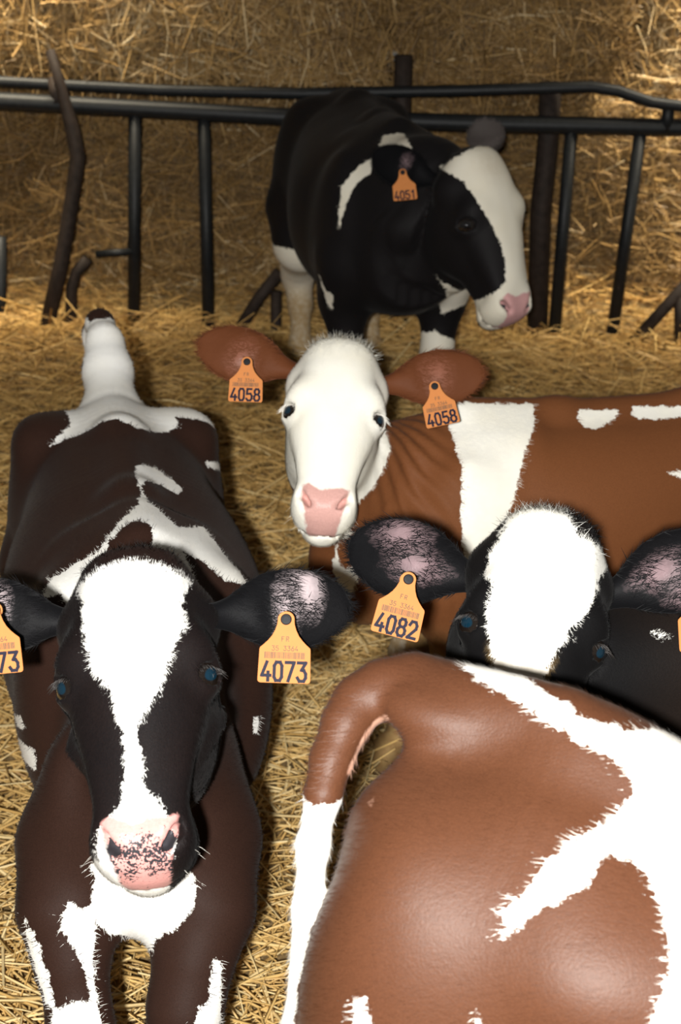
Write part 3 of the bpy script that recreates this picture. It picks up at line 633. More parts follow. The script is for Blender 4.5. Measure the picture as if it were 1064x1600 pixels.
def ear_tag(root, off, rivet, bl, br, num, bend=0.0, scale=1.0, back=True, small=True):
    """bl, br: where the lower corners hang"""
    rivet = Vector(rivet); bl = Vector(bl); br = Vector(br)
    x = (br-bl).normalized(); y = (rivet-(bl+br)*.5); y = (y-x*y.dot(x)).normalized(); z = x.cross(y)
    w = TAG_W*scale; o = rivet-y*(1.19*w)+z*.002-Vector(off); fr = (o, x, y, z)
    mb = MB(); mb.prism([(a*w, b*w) for a, b in tag_outline()], fr, -.0008, .0008)
    t = mb.build('ear_tag', TAG, root)
    bv = t.modifiers.new('bevel', 'BEVEL'); bv.width = .0004; bv.segments = 1
    mb = MB(); write(mb, fr, num, -.43*w, .045*w, .34*w, .222*w, .185*w, .060*w, .0006, .0012); mb.build('tag_number', INK, t)
    if small:
        mb = MB(); write(mb, fr, 'FR', -.075*w, .78*w, .085*w, .085*w, .06*w, .012*w, .0006, .0011)
        write(mb, fr, '35 3364', -.25*w, .605*w, .085*w, .073*w, .058*w, .012*w, .0006, .0011); mb.build('tag_print', INK_PALE, t)
        mb = MB(); rr = random.Random(num); xx = -.38
        while xx < .37:
            bw = rr.choice((.008, .008, .012, .018)); mb.prism([(xx*w, .455*w), ((xx+bw)*w, .455*w), ((xx+bw)*w, .575*w), (xx*w, .575*w)], fr, .0006, .0011); xx += bw+rr.choice((.008, .010, .016))
        mb.build('tag_barcode', INK_PALE, t)
    mb = MB(); c = rivet-Vector(off)+z*.002
    mb.tube([c-z*.012, c+z*.0022, c+z*.0034, c+z*.0036], [.105*w, .105*w, .09*w, .05*w], 20); mb.build('rivet', RIVET, t, False)
    if back:
        mb = MB(); c2 = c-z*.012; mb.tube([c2, c2-z*.002], [.16*w, .16*w], 20); mb.build('rivet_backing', TAG, t)
    return t

def finish_calf(root, F, vox, lo, hi, matl, paint, disp=None, name='body'):
    off = np.array(root.location)
    V, Fq = F.mesh(vox, lo, hi, disp)
    Nn = vnormals(V, Fq)
    A = paint(V, Nn)
    L = V-off
    me = mesh_np(name, L, Fq)
    for k in ('pat', 'skin', 'tint', 'dirt', 'spots_shade'): attr(me, k, A.get(k, np.full(len(V), -1. if k == 'spots_shade' else 0.)))
    o = link(name, me, matl, root)
    full = {k: A.get(k, np.full(len(V), -1. if k == 'spots_shade' else 0.)) for k in ('pat', 'skin', 'tint', 'dirt', 'spots_shade')}
    return o, L, Fq, Nn, full

def nosepad(H, V):
    """bare nose skin between and below the nostrils, signed distance"""
    q = H.inv(V)
    x = np.abs(q[:, 0]); z = q[:, 2]; y = q[:, 1]
    hw = np.interp(z, [-.222, -.205, -.185, -.168], [.027, .034, .0385, .041])
    top = -.163-.006*np.cos(np.minimum(x/.03, 1)*1.5)+.002*np.sin(q[:, 0]*160)
    d = np.minimum(np.minimum(top-z, hw-x), y+.060)
    return np.where((q[:, 2] < -.1), d*H.s, -.2)

def nostril(H, V):  # nostril hollows, whose shade is painted into the skin colour
    q = H.inv(V); q = np.stack([np.abs(q[:, 0]), q[:, 1], q[:, 2]], 1)
    ax = nrm((-.50, .10, -.86)); z = nrm(np.cross(ax, (0, .75, -.66)))
    d = q-(.0335, .001, -.187)
    return 1-np.sqrt((d@ax/.0155)**2+(d@z/.0056)**2+(d@np.cross(z, ax)/.02)**2)

# ------------------------------------------------------------------ the setting: littered floor, straw stack, feed fence
def gz(x, y):
    x = np.asarray(x, float); y = np.asarray(y, float)
    def ss(a, b): t = np.clip((y-a)/(b-a), 0, 1); return t*t*(3-2*t)
    return .15*ss(3.0, 4.3)+.12*ss(4.3, 5.1)+.25*ss(5.2, 5.6)+.014*np.sin(3.1*x+1.3*y)*np.cos(2.3*y-.7*x)+.010*np.sin(7.3*x+.4)*np.sin(6.1*y+1.1)

def fbm(P, s, seed=0):
    r = np.random.default_rng(seed); v = np.zeros(len(P))
    for o in range(4):
        for _ in range(3):
            d = r.normal(0, 1, 3); v += np.sin(P@d*s*(1.9**o)+r.uniform(0, 6.28))*.5**o/3
    return v

gx, gy = np.meshgrid(np.linspace(-2.6, 2.8, 109), np.linspace(-.6, 6.2, 137), indexing='ij')
gv = np.stack([gx, gy, gz(gx, gy)-.012], -1).reshape(-1, 3); gv[:, 2] += .006*fbm(gv, 14, 3)
ii = np.arange(109*137).reshape(109, 137)
gf = np.stack([ii[:-1, :-1], ii[1:, :-1], ii[1:, 1:], ii[:-1, 1:]], -1).reshape(-1, 4)
fl = link('floor', mesh_np('floor', gv, gf), CHAFF); fl['kind'] = 'structure'

def straws(P, D, L, wd, tone, curve, flat=.55):
    """P centre, D unit direction, bent three-sided stalks in one mesh"""
    n = len(P); rv = rng.normal(0, 1, (n, 3)); a = np.cross(D, rv); a /= np.linalg.norm(a, axis=1)[:, None]; b = np.cross(D, a)
    V = np.zeros((n, 9, 3))
    for i, t in enumerate((-.5, 0.02, .5)):
        c = P+D*(t*L)[:, None]+b*(curve*L*(.25-t*t))[:, None]
        ww = (wd*(1.0 if i < 2 else .7))[:, None]
        for k in range(3):
            q = 2*math.pi*k/3
            V[:, i*3+k] = c+ww*(a*math.cos(q)+b*math.sin(q)*flat)
    base = (np.arange(n)*9)[:, None, None]
    Q = np.array([(s*3+k, s*3+(k+1) % 3, s*3+3+(k+1) % 3, s*3+3+k) for s in (0, 1) for k in range(3)])[None]
    me = mesh_np('straw', V.reshape(-1, 3), (base+Q).reshape(-1, 4), smooth=True)
    attr(me, 'tone', np.repeat(tone, 9))
    return me

def floor_straw(n, x0, x1, y0, y1, seed):
    global rng
    rng = np.random.default_rng(seed)
    x = rng.uniform(x0, x1, n); y = rng.uniform(y0, y1, n)
    L = rng.gamma(5, .024, n).clip(.04, .28); th = rng.uniform(0, math.pi*2, n); lift = rng.normal(0, .20, n)
    D = np.stack([np.cos(th)*np.cos(lift), np.sin(th)*np.cos(lift), np.sin(lift)], 1)
    layer = rng.uniform(0, 1, n)
    P = np.stack([x, y, gz(x, y)+.000+.042*layer+np.abs(np.sin(lift))*L*.45], 1)
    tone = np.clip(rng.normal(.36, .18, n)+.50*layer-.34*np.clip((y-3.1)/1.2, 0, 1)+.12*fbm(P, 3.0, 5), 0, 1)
    return straws(P, D, L, rng.uniform(.0017, .0042, n), tone, rng.normal(0, .30, n))
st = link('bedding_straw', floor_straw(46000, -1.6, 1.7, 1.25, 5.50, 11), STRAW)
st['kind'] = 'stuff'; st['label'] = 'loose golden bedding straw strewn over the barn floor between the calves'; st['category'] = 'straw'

def bale(x0, x1, y0, y1, z0, z1, label, n, seed, rnd=.10, tone=0.0, hang=.3, horiz=.5):
    """a straw bale: ragged rounded block with the loose ends of its straw"""
    global rng
    rng = np.random.default_rng(seed)
    c = np.array([(x0+x1)/2, (y0+y1)/2, z0]); root = empty('straw_bale', c, label, 'bale', 'bales stacked behind the fence')
    hx, hy, hz = (x1-x0)/2, (y1-y0)/2, (z1-z0)/2
    V = []; Fq = []
    for ax in range(3):
        for sg in (-1, 1):
            m = 26; u, v = np.meshgrid(np.linspace(-1, 1, m), np.linspace(-1, 1, m), indexing='ij')
            p = np.zeros((m, m, 3)); p[..., ax] = sg; p[..., (ax+1) % 3] = u; p[..., (ax+2) % 3] = v
            k = len(V)*m*m; q = np.arange(m*m).reshape(m, m)+k
            f = np.stack([q[:-1, :-1], q[1:, :-1], q[1:, 1:], q[:-1, 1:]], -1).reshape(-1, 4)
            V.append(p.reshape(-1, 3)); Fq.append(f if sg > 0 else f[:, ::-1])
    V = np.concatenate(V); Fq = np.concatenate(Fq); h = np.array([hx, hy, hz])
    def shape(V):
        X = V*h; inner = np.clip(X, -(h-rnd), h-rnd); d = X-inner; n_ = d/np.maximum(np.linalg.norm(d, axis=1), 1e-6)[:, None]
        X = inner+n_*rnd
        return X+n_*(.030*fbm(X+seed, 6, seed)+.016*fbm(X, 19, seed+1))[:, None], n_
    X, _ = shape(V); X[:, 2] += hz
    link('bale_body', mesh_np('bale_body', X, Fq), BALE, root)
    # loose stalks on the faces that can be seen: front, top edge, underside edge
    u = rng.uniform(-1, 1, (n, 3)); u[:, 1] = -1
    k = rng.uniform(size=n) < .14; u[k, 2] = 1; u[k, 1] = rng.uniform(-1, -.3, k.sum())
    X, nn = shape(u); X[:, 2] += hz
    ang = np.where(rng.uniform(size=n) < horiz, rng.normal(0, .45, n), rng.uniform(0, math.pi, n))
    T = np.stack([np.cos(ang), np.zeros(n), np.sin(ang)], 1)
    T = T-nn*(T*nn).sum(1)[:, None]; T /= np.maximum(np.linalg.norm(T, axis=1), 1e-3)[:, None]
    D = T+nn*rng.normal(.05, .28, n)[:, None]; D /= np.linalg.norm(D, axis=1)[:, None]
    L = rng.gamma(5, .028, n).clip(.04, .36)
    # stalks hanging off the front, drooping
    hg = rng.uniform(size=n) < hang*.25
    D[hg] = np.stack([rng.normal(0, .35, hg.sum()), rng.normal(-.12, .15, hg.sum()), -np.ones(hg.sum())], 1); D[hg] /= np.linalg.norm(D[hg], axis=1)[:, None]; L[hg] *= 1.3
    P = X+nn*rng.uniform(-.004, .06, n)[:, None]
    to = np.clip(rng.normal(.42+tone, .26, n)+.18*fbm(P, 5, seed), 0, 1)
    lo = link('loose_straw', straws(P, D, L, rng.uniform(.0017, .0044, n), to, rng.normal(0, .4, n)), STRAW_BALE, root); lo['kind'] = 'stuff'
    return root
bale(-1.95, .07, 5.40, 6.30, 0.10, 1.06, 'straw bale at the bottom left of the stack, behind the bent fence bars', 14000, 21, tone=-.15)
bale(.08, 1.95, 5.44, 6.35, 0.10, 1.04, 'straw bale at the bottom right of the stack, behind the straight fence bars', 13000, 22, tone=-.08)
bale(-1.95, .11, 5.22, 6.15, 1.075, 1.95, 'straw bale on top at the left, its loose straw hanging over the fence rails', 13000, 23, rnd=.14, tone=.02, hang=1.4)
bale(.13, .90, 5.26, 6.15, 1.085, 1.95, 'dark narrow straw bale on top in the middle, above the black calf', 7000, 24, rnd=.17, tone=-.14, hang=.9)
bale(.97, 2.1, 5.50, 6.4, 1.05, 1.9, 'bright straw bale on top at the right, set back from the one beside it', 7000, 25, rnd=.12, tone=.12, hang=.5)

fence = empty('feed_fence', (0.0, 5.1, .3), 'black steel feed fence with two rails and upright bars before the straw stack', 'fence')
FO = Vector(fence.location)
def pipe(name, pts, r, m=IRON, seg=12, flat=1.0):
    mb = MB(); mb.tube(pts, r, seg, flat=flat); return mb.build(name, m, fence, True, FO)
pipe('top_rail', [(-1.703, 5.160, 1.069), (-1.160, 5.160, 1.067), (-0.635, 5.140, 1.060), (-0.176, 5.120, 1.068), (0.381, 5.100, 1.099), (0.757, 5.080, 1.125), (0.840, 5.080, 1.115), (0.953, 5.080, 1.083), (1.048, 5.080, 1.074), (1.533, 5.080, 1.079)], .019)
pipe('main_rail', [(-1.688, 5.100, 1.027), (-1.149, 5.100, 1.013), (-0.173, 5.100, 0.994), (0.388, 5.100, 0.995), (1.060, 5.100, 1.004), (1.550, 5.100, 1.008)], .029)
for a, b in (((-0.712, 5.100, 1.000), (-0.729, 5.100, 0.255)), ((-0.489, 5.100, 0.991), (-0.470, 5.100, 0.173)), ((0.931, 5.100, 0.989), (0.906, 5.100, 0.313)), ((0.706, 5.100, 0.991), (0.708, 5.100, 0.306))):
    pipe('upright_bar', [a, b], .0215)
pipe('upright_bar', [(-1.170, 5.100, 0.570), (-1.189, 5.100, 0.147)], .020)
pipe('fence_post', [(0.631, 5.140, 1.129), (0.639, 5.140, 0.922), (0.633, 5.140, 0.711), (0.659, 5.140, 0.202)], .036, IRON_WORN)
pipe('fence_post', [(0.153, 5.160, 1.195), (0.156, 5.160, 1.005), (0.182, 5.160, 0.179)], .030, IRON_WORN)
pipe('locking_bar', [(-0.973, 5.060, 1.183), (-0.939, 5.050, 1.063), (-0.910, 5.050, 0.943), (-0.893, 5.050, 0.852), (-0.916, 5.050, 0.716), (-0.959, 5.050, 0.502), (-1.046, 5.050, 0.167)], [.016, .018, .024, .026, .025, .026, .027], IRON_WORN)
pipe('locking_bar', [(-0.873, 5.060, 0.514), (-0.911, 5.060, 0.469), (-0.930, 5.060, 0.414), (-0.941, 5.060, 0.202)], .020, IRON_WORN)
pipe('locking_bar', [(-0.231, 5.060, 0.493), (-0.299, 5.060, 0.403), (-0.384, 5.060, 0.256)], .021, IRON_WORN)
pipe('locking_bar', [(-0.241, 5.060, 0.427), (-0.241, 5.060, 0.193)], .019, IRON_WORN)
pipe('locking_bar', [(1.152, 5.060, 0.531), (1.068, 5.060, 0.419), (0.964, 5.060, 0.282)], .021, IRON_WORN)
pipe('locking_bar', [(1.110, 5.060, 0.464), (1.129, 5.060, 0.288)], .018, IRON_WORN)
pipe('cross_stub', [(-0.850, 5.090, 0.525), (-0.725, 5.090, 0.538)], .013, IRON)
pipe('rail_bracket', [(1.012, 5.090, 1.084), (1.010, 5.090, 0.991)], .020, IRON)
pipe('rail_bracket', [(-0.976, 5.130, 1.088), (-0.961, 5.090, 1.007)], .022, IRON_WORN)

# ------------------------------------------------------------------ the calves
def sstep(a, b, x):
    t = np.clip((x-a)/(b-a), 0, 1); return t*t*(3-2*t)
def put(o, c): return np.asarray(c)-np.array(o.location)

def coat_hair(root, res, H, B, matl, n_head, n_body, hl=.008, bl=.013, tuft=0, tl=.03, tail=None):
    """the short coat that roughens outlines and marking edges, plus a poll tuft"""
    o, L, Fq, Nn, A = res; off = np.array(root.location)
    q = H.inv(L+off); dist = np.linalg.norm(q-(0, -.05, -.05), axis=1); head = (dist < .25) & (q[:, 1] > -.16)
    bare = nosepad(H, L+off) > -.004
    eye = np.minimum(np.linalg.norm(q-(.08, -.018, 0), axis=1), np.linalg.norm(q-(-.08, -.018, 0), axis=1)) < .025
    def fl_head(P):
        z = H.inv(P+off)[:, 2]; k = np.tanh((z-.02)/.03)[:, None]
        x = H.inv(P+off)[:, 0][:, None]
        return H.A[2]*k+H.A[0]*x*6
    def fl_body(P):
        d = np.repeat((-B.A[1]*.9+np.array((0, 0, -.55)))[None], len(P), 0)
        if tail is not None: d[tail(P+off)] = (-.10, 0, -1)
        return d
    hair(root, 'coat_hair', L, Fq, Nn, A, matl, n_head, hl, fl_head, sel=head & ~bare & ~eye, wid=.0005, lift=.24, jit=.22)
    hair(root, 'coat_hair', L, Fq, Nn, A, matl, n_body, bl, fl_body, sel=~head & (L[:, 2] > .22), wid=.0006, lift=.17, jit=.18)
    if tuft: hair(root, 'poll_tuft', L, Fq, Nn, A, matl, tuft, tl, lambda P: np.repeat((H.A[1]*.5-H.A[2]*.25)[None], len(P), 0), sel=head & (q[:, 2] > .10) & (np.abs(q[:, 0]) < .06), wid=.0006, lift=.5, jit=.5)

def whiskers(root, H, n, matl):
    mb = MB(); off = np.array(root.location)
    for i in range(n):
        q = random.choice((-1, 1)); z = random.uniform(-.215, -.17); a = H(.046*q*(1 if z > -.2 else .75), -.045+random.uniform(-.02, .02), z)-off
        d = H.A[0]*q*random.uniform(.5, 1)-H.A[2]*random.uniform(.1, .7)+H.A[1]*random.uniform(-.2, .5); L = random.uniform(.014, .028)
        mb.tube([a, a+d*L*.6, a+d*L+np.array((0, 0, -.004))], [.00028, .00022, .0001], 3, False)
    mb.build('whiskers', matl, root, True)['kind'] = 'stuff'

# ---- front left: dark brown and white, facing the camera
B = body_frame((-.345, 2.31, -.02), (.21, -.98), .95)
rootA = empty('calf', (-.345, 2.31, 0), 'dark brown and white calf facing front with a white blaze, in the left foreground', 'calf')
H = head_frame((-0.218, 1.483, 0.879), (-0.239, 1.610, 0.967), (-0.193, 1.337, 0.719), (-0.301, 1.494, 0.866), (-0.139, 1.498, 0.876), .97)
F = Field()
add_body(F, B, 1.03); add_legs(F, B, front=())
F.chain([((-0.347, 1.720, 0.491), .066), ((-0.343, 1.648, 0.447), .052), ((-0.326, 1.615, 0.392), .043), ((-0.312, 1.581, 0.334), .036), ((-0.308, 1.564, 0.292), .041), ((-0.308, 1.563, 0.210), .030), ((-0.306, 1.545, 0.086), .027), ((-0.302, 1.522, 0.055), .033), ((-0.296, 1.476, 0.021), .040)], k=.03)
F.chain([((-0.158, 1.724, 0.501), .066), ((-0.154, 1.650, 0.453), .056), ((-0.168, 1.609, 0.404), .046), ((-0.176, 1.578, 0.353), .043), ((-0.175, 1.558, 0.304), .038), ((-0.176, 1.557, 0.221), .030), ((-0.175, 1.547, 0.090), .027), ((-0.173, 1.524, 0.059), .033), ((-0.169, 1.478, 0.025), .040)], k=.03)
F.ell((-0.337, 1.753, 0.519), (.055, .10, .13), k=.05); F.ell((-0.166, 1.757, 0.529), (.055, .10, .13), k=.05)
F.ell((-0.240, 1.686, 0.513), (.10, .08, .12), k=.05)
F.loft([(B(0, .22, .68), .13, .17, .16, 2.2), (B(0, .36, .70), .12, .15, .17, 2.2), (B(0, .50, .735), .095, .11, .14, 2.2), (H(0, -.16, -.02), .075, .085, .10, 2.2), (H(0, -.09, .03), .06, .07, .07, 2)], (0, 0, 1), k=.05)
F.ell(B(0, .46, .50), (.075, .08, .10), k=.05)
F.ell(B(0, .49, .43), (.032, .032, .055), k=.04)
add_head(F, H)
F.chain([(B(0, -.44, .83), .05), ((-0.455, 2.822, 0.816), .042), ((-0.467, 2.871, 0.857), .030), ((-0.486, 2.933, 0.877), .022), ((-0.506, 2.984, 0.843), .018), ((-0.513, 2.964, 0.688), .014), ((-0.498, 2.906, 0.543), .010)], k=.03)
def paint(V, Nn):
    L = put(rootA, V); pat, skin = patches('A', L)
    q = H.inv(V); hd = sstep(.26, .16, np.linalg.norm(q-(0, -.05, -.05), axis=1))
    np_ = nosepad(H, V); skin = np.maximum(skin, np_)
    pat = np.where(hd > .3, np.minimum(pat, .126+.010*np.cos(q[:, 0]*40)-q[:, 2]), pat)
    return dict(pat=pat, skin=skin, tint=1-hd*.85, dirt=np.zeros(len(V)), spots_shade=np.where(nostril(H, V) > 0, .6, np.where(np_ > -.012, np.clip((-.193-q[:, 2])*7, -.30, .015)-np.clip((-.216-q[:, 2])*14, 0, .4), -1.)))
bodyA = finish_calf(rootA, F, .005, (-.95, 1.2, -.04), (.15, 3.2, 1.08), COAT_A, paint)
coat_hair(rootA, bodyA, H, B, COAT_A, 80000, 70000, tuft=700, tl=.016)
HA = H; off = np.array(rootA.location)
add_eyes(rootA, H, off, LASH_DARK)
EARSGN = 1
def innerA(st, pat, skin, tint):
    s, t, l = st.T
    skin = np.where(l == 0, np.maximum(.014-np.hypot((s-.66)*.13, (t+EARSGN*.42)*.028), .009-np.hypot((s-.48)*.16, (t-EARSGN*.1)*.02)), skin)
    return pat, skin, tint
add_ear(rootA, off, (-0.135, 1.568, 0.915), (0.015, 1.538, 0.949), (-.15, -.86, .30), .092, EAR_A, .42, innerA)
add_ear(rootA, off, (-0.313, 1.572, 0.899), (-0.456, 1.546, 0.915), (.15, -.86, .30), .092, EAR_A, .42, innerA)
whiskers(rootA, HA, 14, LASH_WHITE)
ear_tag(rootA, off, (-0.055, 1.508, 0.942), (-0.083, 1.475, 0.886), (-0.030, 1.475, 0.886), '4073')
ear_tag(rootA, off, (-0.376, 1.508, 0.940), (-0.391, 1.479, 0.870), (-0.338, 1.482, 0.876), '4073')

# ---- middle: white-faced red brown calf side on, head turned to the camera
B = body_frame((.485, 2.74, 0.0), (-1, -.25), .93)
rootD = empty('calf', (.485, 2.74, 0), 'red brown and white calf with an all white face, standing side on behind the others', 'calf')
H = head_frame((-0.016, 2.441, 0.875), (-0.006, 2.579, 0.963), (-0.028, 2.304, 0.735), (-0.094, 2.449, 0.881), (0.064, 2.444, 0.869), .93)
F = Field()
add_body(F, B, 1.0); add_legs(F, B)
F.loft([(B(0, .20, .68), .13, .16, .17, 2.2), (B(0, .34, .70), .12, .13, .18, 2.2), (B(-.02, .44, .745), .095, .10, .16, 2.2), (H(.02, -.17, -.01), .078, .085, .10, 2.2), (H(0, -.09, .03), .06, .07, .07, 2)], (0, 0, 1), k=.05)
F.ell(B(0, .49, .56), (.10, .07, .12), k=.06)
add_head(F, H, 1.15)
def paint(V, Nn):
    L = put(rootD, V); pat, skin = patches('D', L)
    q = H.inv(V); face = .055+np.minimum(0, .0)+(q[:, 1]+.06)*.35
    face = np.minimum(np.where((q[:, 2] > -.26) & (q[:, 1] > -.25), .10-np.abs(q[:, 0])*.55+(q[:, 1]+.085)*.9, -.2), .178-q[:, 2])
    face = np.where(np.linalg.norm(q-(0, -.03, -.03), axis=1) < .28, face, -.2)
    skin = np.maximum(skin, nosepad(H, V))
    b = B.inv(V)
    return dict(pat=np.maximum(pat, face), skin=skin, tint=np.full(len(V), .5), dirt=sstep(.52, .30, b[:, 2])*.9, spots_shade=np.where(nostril(H, V) > .35, .3, -1.))
HD = H; BD = B; nc = np.array((0.110, 2.341, 0.800)); na = nrm(np.array((0.222, 2.446, 0.794))-np.array((0.068, 2.288, 0.802)))
def folds(P):
    u = (P-nc)@na+.25*(P[:, 2]-nc[2])
    y = BD.inv(P)[:, 1]
    return .0030*np.sin(u*2*math.pi/.030+2*np.sin(P[:, 2]*9))*sstep(.32, .40, y)*sstep(.56, .46, y)*sstep(-.10, -.17, HD.inv(P)[:, 1])*sstep(.86, .78, P[:, 2])
bodyD = finish_calf(rootD, F, .006, (-.35, 2.15, -.02), (1.15, 3.2, 1.05), COAT_D, paint, folds)
coat_hair(rootD, bodyD, H, B, COAT_D, 40000, 50000, tuft=1200, tl=.022)
HD = H; off = np.array(rootD.location)
add_eyes(rootD, H, off, LASH_WHITE)
def innerD(st, pat, skin, tint):
    s, t, l = st.T
    skin = np.where((l == 0), .010-np.hypot((s-.5)*.10, (t+.1)*.03), skin)
    return pat, skin, tint
add_ear(rootD, off, (-0.097, 2.557, 0.909), (-0.253, 2.534, 0.959), (.2, -.93, .05), .098, EAR_D, .38, innerD)
add_ear(rootD, off, (0.074, 2.550, 0.890), (0.237, 2.522, 0.929), (-.2, -.93, .10), .098, EAR_D, .38, innerD)
whiskers(rootD, HD, 14, LASH_WHITE)
ear_tag(rootD, off, (-0.166, 2.489, 0.940), (-0.192, 2.457, 0.887), (-0.137, 2.457, 0.887), '4058')
ear_tag(rootD, off, (0.151, 2.478, 0.912), (0.134, 2.446, 0.861), (0.186, 2.451, 0.873), '4058')

# ---- right: black calf with a white forehead, looking over the back of the nearest one
B = body_frame((1.05, 2.06, 0.0), (-.9, -.42), .98)
rootC = empty('calf', (1.05, 2.06, 0), 'black calf with a white forehead looking over the back of the chestnut calf', 'calf')
H = head_frame((0.232, 1.610, 0.885), (0.260, 1.752, 0.972), (0.189, 1.510, 0.678), (0.149, 1.621, 0.887), (0.316, 1.614, 0.870), .95)
F = Field()
add_body(F, B, 1.0); add_legs(F, B)
F.loft([(B(0, .20, .68), .13, .16, .17, 2.2), (B(0, .36, .72), .12, .13, .18, 2.2), (B(0, .54, .77), .10, .11, .17, 2.2), (H(.03, -.20, -.02), .09, .10, .12, 2.2), (H(.0, -.10, .03), .07, .08, .08, 2)], (0, 0, 1), k=.05)
add_head(F, H, 1.05)
def paint(V, Nn):
    L = put(rootC, V); pat, skin = patches('C', L)
    q = H.inv(V)
    skin = np.maximum(skin, nosepad(H, V))
    return dict(pat=pat, skin=skin, tint=sstep(.14, .3, np.linalg.norm(q-(0, -.05, -.05), axis=1)), dirt=sstep(-.015, -.06, q[:, 2])*.5*(pat > -.004), spots_shade=np.where(nostril(H, V) > 0, .6, -1.))
bodyC = finish_calf(rootC, F, .005, (.05, 1.35, -.02), (1.75, 2.75, 1.10), COAT_C, paint)
coat_hair(rootC, bodyC, H, B, COAT_C, 60000, 20000, tuft=1500, tl=.020)
HC = H; off = np.array(rootC.location)
add_eyes(rootC, H, off, LASH_DARK)
def innerC(st, pat, skin, tint):
    s, t, l = st.T
    skin = np.where(l == 0, np.maximum(.011-np.hypot((s-.60)*.065, (t-.45)*.034), .010-np.hypot((s-.40)*.055, (t+.05)*.040)), skin)
    return pat, skin, tint
add_ear(rootC, off, (0.164, 1.714, 0.905), (0.011, 1.692, 0.956), (.15, -.92, .25), .100, EAR_C, .40, innerC)
add_ear(rootC, off, (0.335, 1.709, 0.892), (0.475, 1.696, 0.965), (-.3, -.90, .20), .100, EAR_C, .40, innerC)
ear_tag(rootC, off, (0.082, 1.640, 0.935), (0.041, 1.608, 0.883), (0.097, 1.604, 0.871), '4082')
ear_tag(rootC, off, (0.423, 1.639, 0.932), (0.384, 1.607, 0.879), (0.440, 1.609, 0.883), '4082')

# ---- back: black calf, head turned to the right
B = body_frame((.055, 4.47, .15), (.20, -.98), 1.10)
rootE = empty('calf', (.055, 4.47, .15), 'big black calf with a white blaze standing at the fence, head turned right', 'calf')
H = head_frame((0.362, 3.779, 0.943), (-.25, .31, .92), (0, 0, 0), (0, 0, 0), (.76, .65, .02), 1.14)
F = Field()
add_body(F, B, 1.05, [(y, z, w*(.86 if y < -.25 else 1), hu, hd) for y, z, w, hu, hd in BARREL], hip=.095); add_legs(F, B)
F.loft([(B(0, .20, .70), .14, .17, .18, 2.2), (B(.0, .36, .72), .13, .14, .19, 2.2), (B(-.04, .48, .76), .105, .12, .18, 2.2), (H(.02, -.20, -.01), .09, .10, .13, 2.2), (H(0, -.10, .03), .07, .08, .08, 2)], (0, 0, 1), k=.05)
add_head(F, H)
F.chain([(B(0, -.47, .82), .035), (B(.03, -.545, .78), .028), (B(.08, -.58, .68), .02), (B(.12, -.59, .5), .016), (B(.12, -.59, .35), .025)], k=.03)
def paint(V, Nn):
    L = put(rootE, V); pat, skin = patches('E', L)
    b = B.inv(V)
    leg = np.where((b[:, 1] < -.2) & (b[:, 2] < .5), .46-b[:, 2], -.2)
    skin = np.maximum(skin, nosepad(H, V))
    return dict(pat=np.maximum(pat, leg), skin=skin, tint=np.full(len(V), .5), dirt=np.maximum(sstep(.36, .24, b[:, 2])*.9, (pat > 0)*.30*np.exp(-((np.linalg.norm(H.inv(V)-(0, .0, .11), axis=1)/.045)**2))), spots_shade=np.where(nostril(H, V) > 0, .6, -1.))
bodyE = finish_calf(rootE, F, .0065, (-.45, 3.4, .12), (.75, 5.35, 1.35), COAT_E, paint)
coat_hair(rootE, bodyE, H, B, COAT_E, 12000, 14000)
HE = H; off = np.array(rootE.location)
add_eyes(rootE, H, off, LASH_DARK, m_=EYE_DARK)
def innerE(st, pat, skin, tint):
    s, t, l = st.T
    skin = np.where(l == 0, .006-np.hypot((s-.45)*.12, (t-.3)*.03), skin)
    return pat, skin, tint
add_ear(rootE, off, (0.202, 3.833, 1.024), (0.047, 3.774, 1.090), (.25, -.85, .15), .10, EAR_C, .42, innerE)
add_ear(rootE, off, (0.350, 4.011, 1.064), (0.333, 4.065, 1.143), (-.05, -.9, .1), .10, EAR_E_LIT, .30, innerE)
ear_tag(rootE, off, (0.121, 3.738, 1.056), (0.100, 3.700, 0.988), (0.157, 3.703, 0.995), '4051', small=False)

# ---- nearest: chestnut and white, seen from above its rump
B = body_frame((.495, 1.095, -.03), (1, -.45), 1.12, 9)
rootB = empty('calf', (.495, 1.095, 0), 'chestnut and white calf in the near right corner, only its rump in the picture', 'calf')
F = Field()
RUMP = [(-.535, .68, .05, .06, .12), (-.51, .685, .10, .10, .18), (-.455, .695, .14, .13, .185), (-.39, .70, .16, .145, .19)]+[(-.33, .69, .168, .145, .19), (-.2, .66, .175, .165, .185), (-.05, .635, .205, .190, .205), (.1, .615, .218, .190, .215), (.22, .60, .200, .190, .205), (.33, .60, .165, .18, .20)]+BARREL[9:]
add_body(F, B, 1.0, RUMP, pin=-.505, hip=.12, hipz=.73, thz=.54, thr=.17, spine=((-.45, .845), (-.39, .838), (-.33, .825), (-.2, .81), (.1, .775), (.3, .755))); add_legs(F, body_frame((.495, 1.095, 0), (1, -.45), 1.06))
F.ell(B(.12, -.455, .60), (.10, .10, .20), k=.07)
F.ell((0.101, 1.270, 0.980), (.06, .05, .03), k=.05)
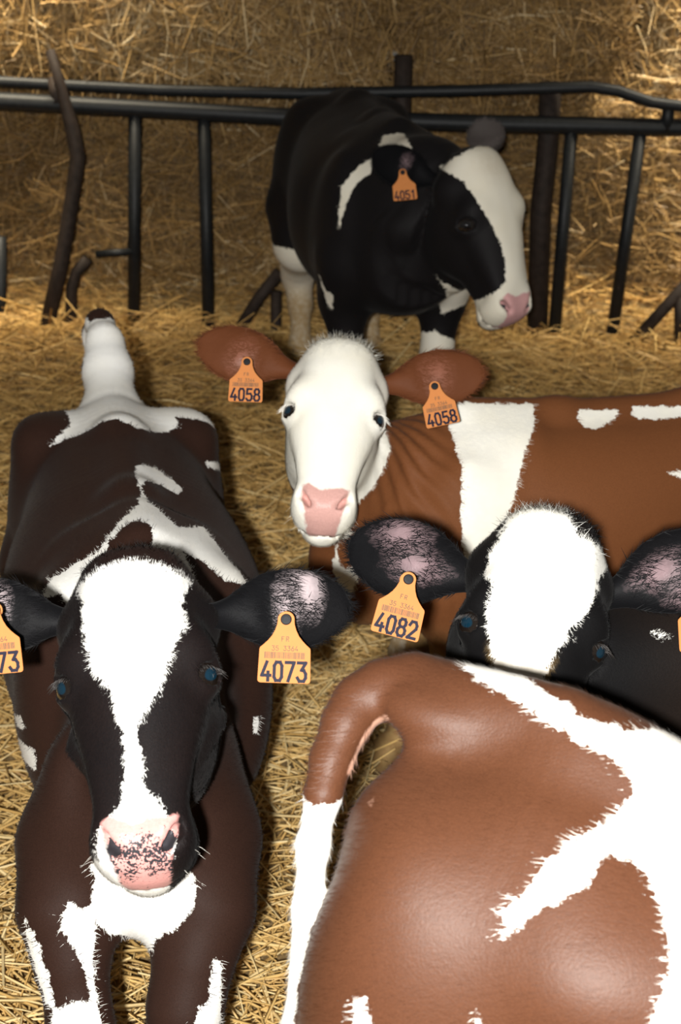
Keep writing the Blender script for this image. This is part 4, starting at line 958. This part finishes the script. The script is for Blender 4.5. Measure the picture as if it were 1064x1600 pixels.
F.loft([(B(0, .22, .70), .14, .17, .17, 2.2), (B(0, .40, .71), .12, .13, .18, 2.2), (B(0, .62, .70), .095, .11, .15, 2.2), (B(0, .76, .70), .07, .08, .10, 2)], (0, 0, 1), k=.05)
HB = Frame(B(0, .86, .69), B.A[0], nrm(B.A[1]*.75+np.array((0, 0, .66))), nrm(-B.A[1]*.66+np.array((0, 0, .75))), 1.05)
add_head(F, HB)
F.chain([(B(0, -.42, .85), .035), ((0.075, 1.292, 0.980), .032), ((0.046, 1.287, 0.981), .026), ((0.024, 1.278, 0.972), .023), ((0.012, 1.261, 0.957), .0215), ((0.000, 1.240, 0.931), .019), ((-0.007, 1.219, 0.906), .016), ((-0.015, 1.201, 0.862), .014), ((-0.018, 1.179, 0.807), .013), ((-0.020, 1.139, 0.708), .016), ((-0.021, 1.112, 0.642), .018)], k=.012)
tl = np.array([(-0.007, 1.219, 0.906), (-0.015, 1.201, 0.862), (-0.018, 1.179, 0.807), (-0.020, 1.139, 0.708), (-0.021, 1.112, 0.642)])
def tail_near(V): return np.minimum.reduce([np.linalg.norm(V-(a+(b-a)*t), axis=1) for a, b in zip(tl[:-1], tl[1:]) for t in (0, .25, .5, .75, 1)])
def paint(V, Nn):
    L = put(rootB, V); pat, skin = patches('B', L)
    near = tail_near(V)
    pat = np.maximum(pat, np.minimum(.024-near, tl[0, 2]-V[:, 2]))
    return dict(pat=pat, skin=np.maximum(skin, nosepad(HB, V)), tint=np.full(len(V), .5), dirt=np.zeros(len(V)))
bodyB = finish_calf(rootB, F, .005, (-.15, .1, -.02), (1.85, 1.60, 1.3), COAT_B, paint)
coat_hair(rootB, bodyB, HB, B, COAT_B, 500, 110000, bl=.014, tail=lambda P: (tail_near(P) < .03) & (P[:, 2] < tl[0, 2]))
off = np.array(rootB.location)
add_eyes(rootB, HB, off, LASH_DARK)
for q in (-1, 1): add_ear(rootB, off, HB(.06*q, -.05, .10), HB(.20*q, -.06, .09), HB.A[1], .09, COAT_B, .4)
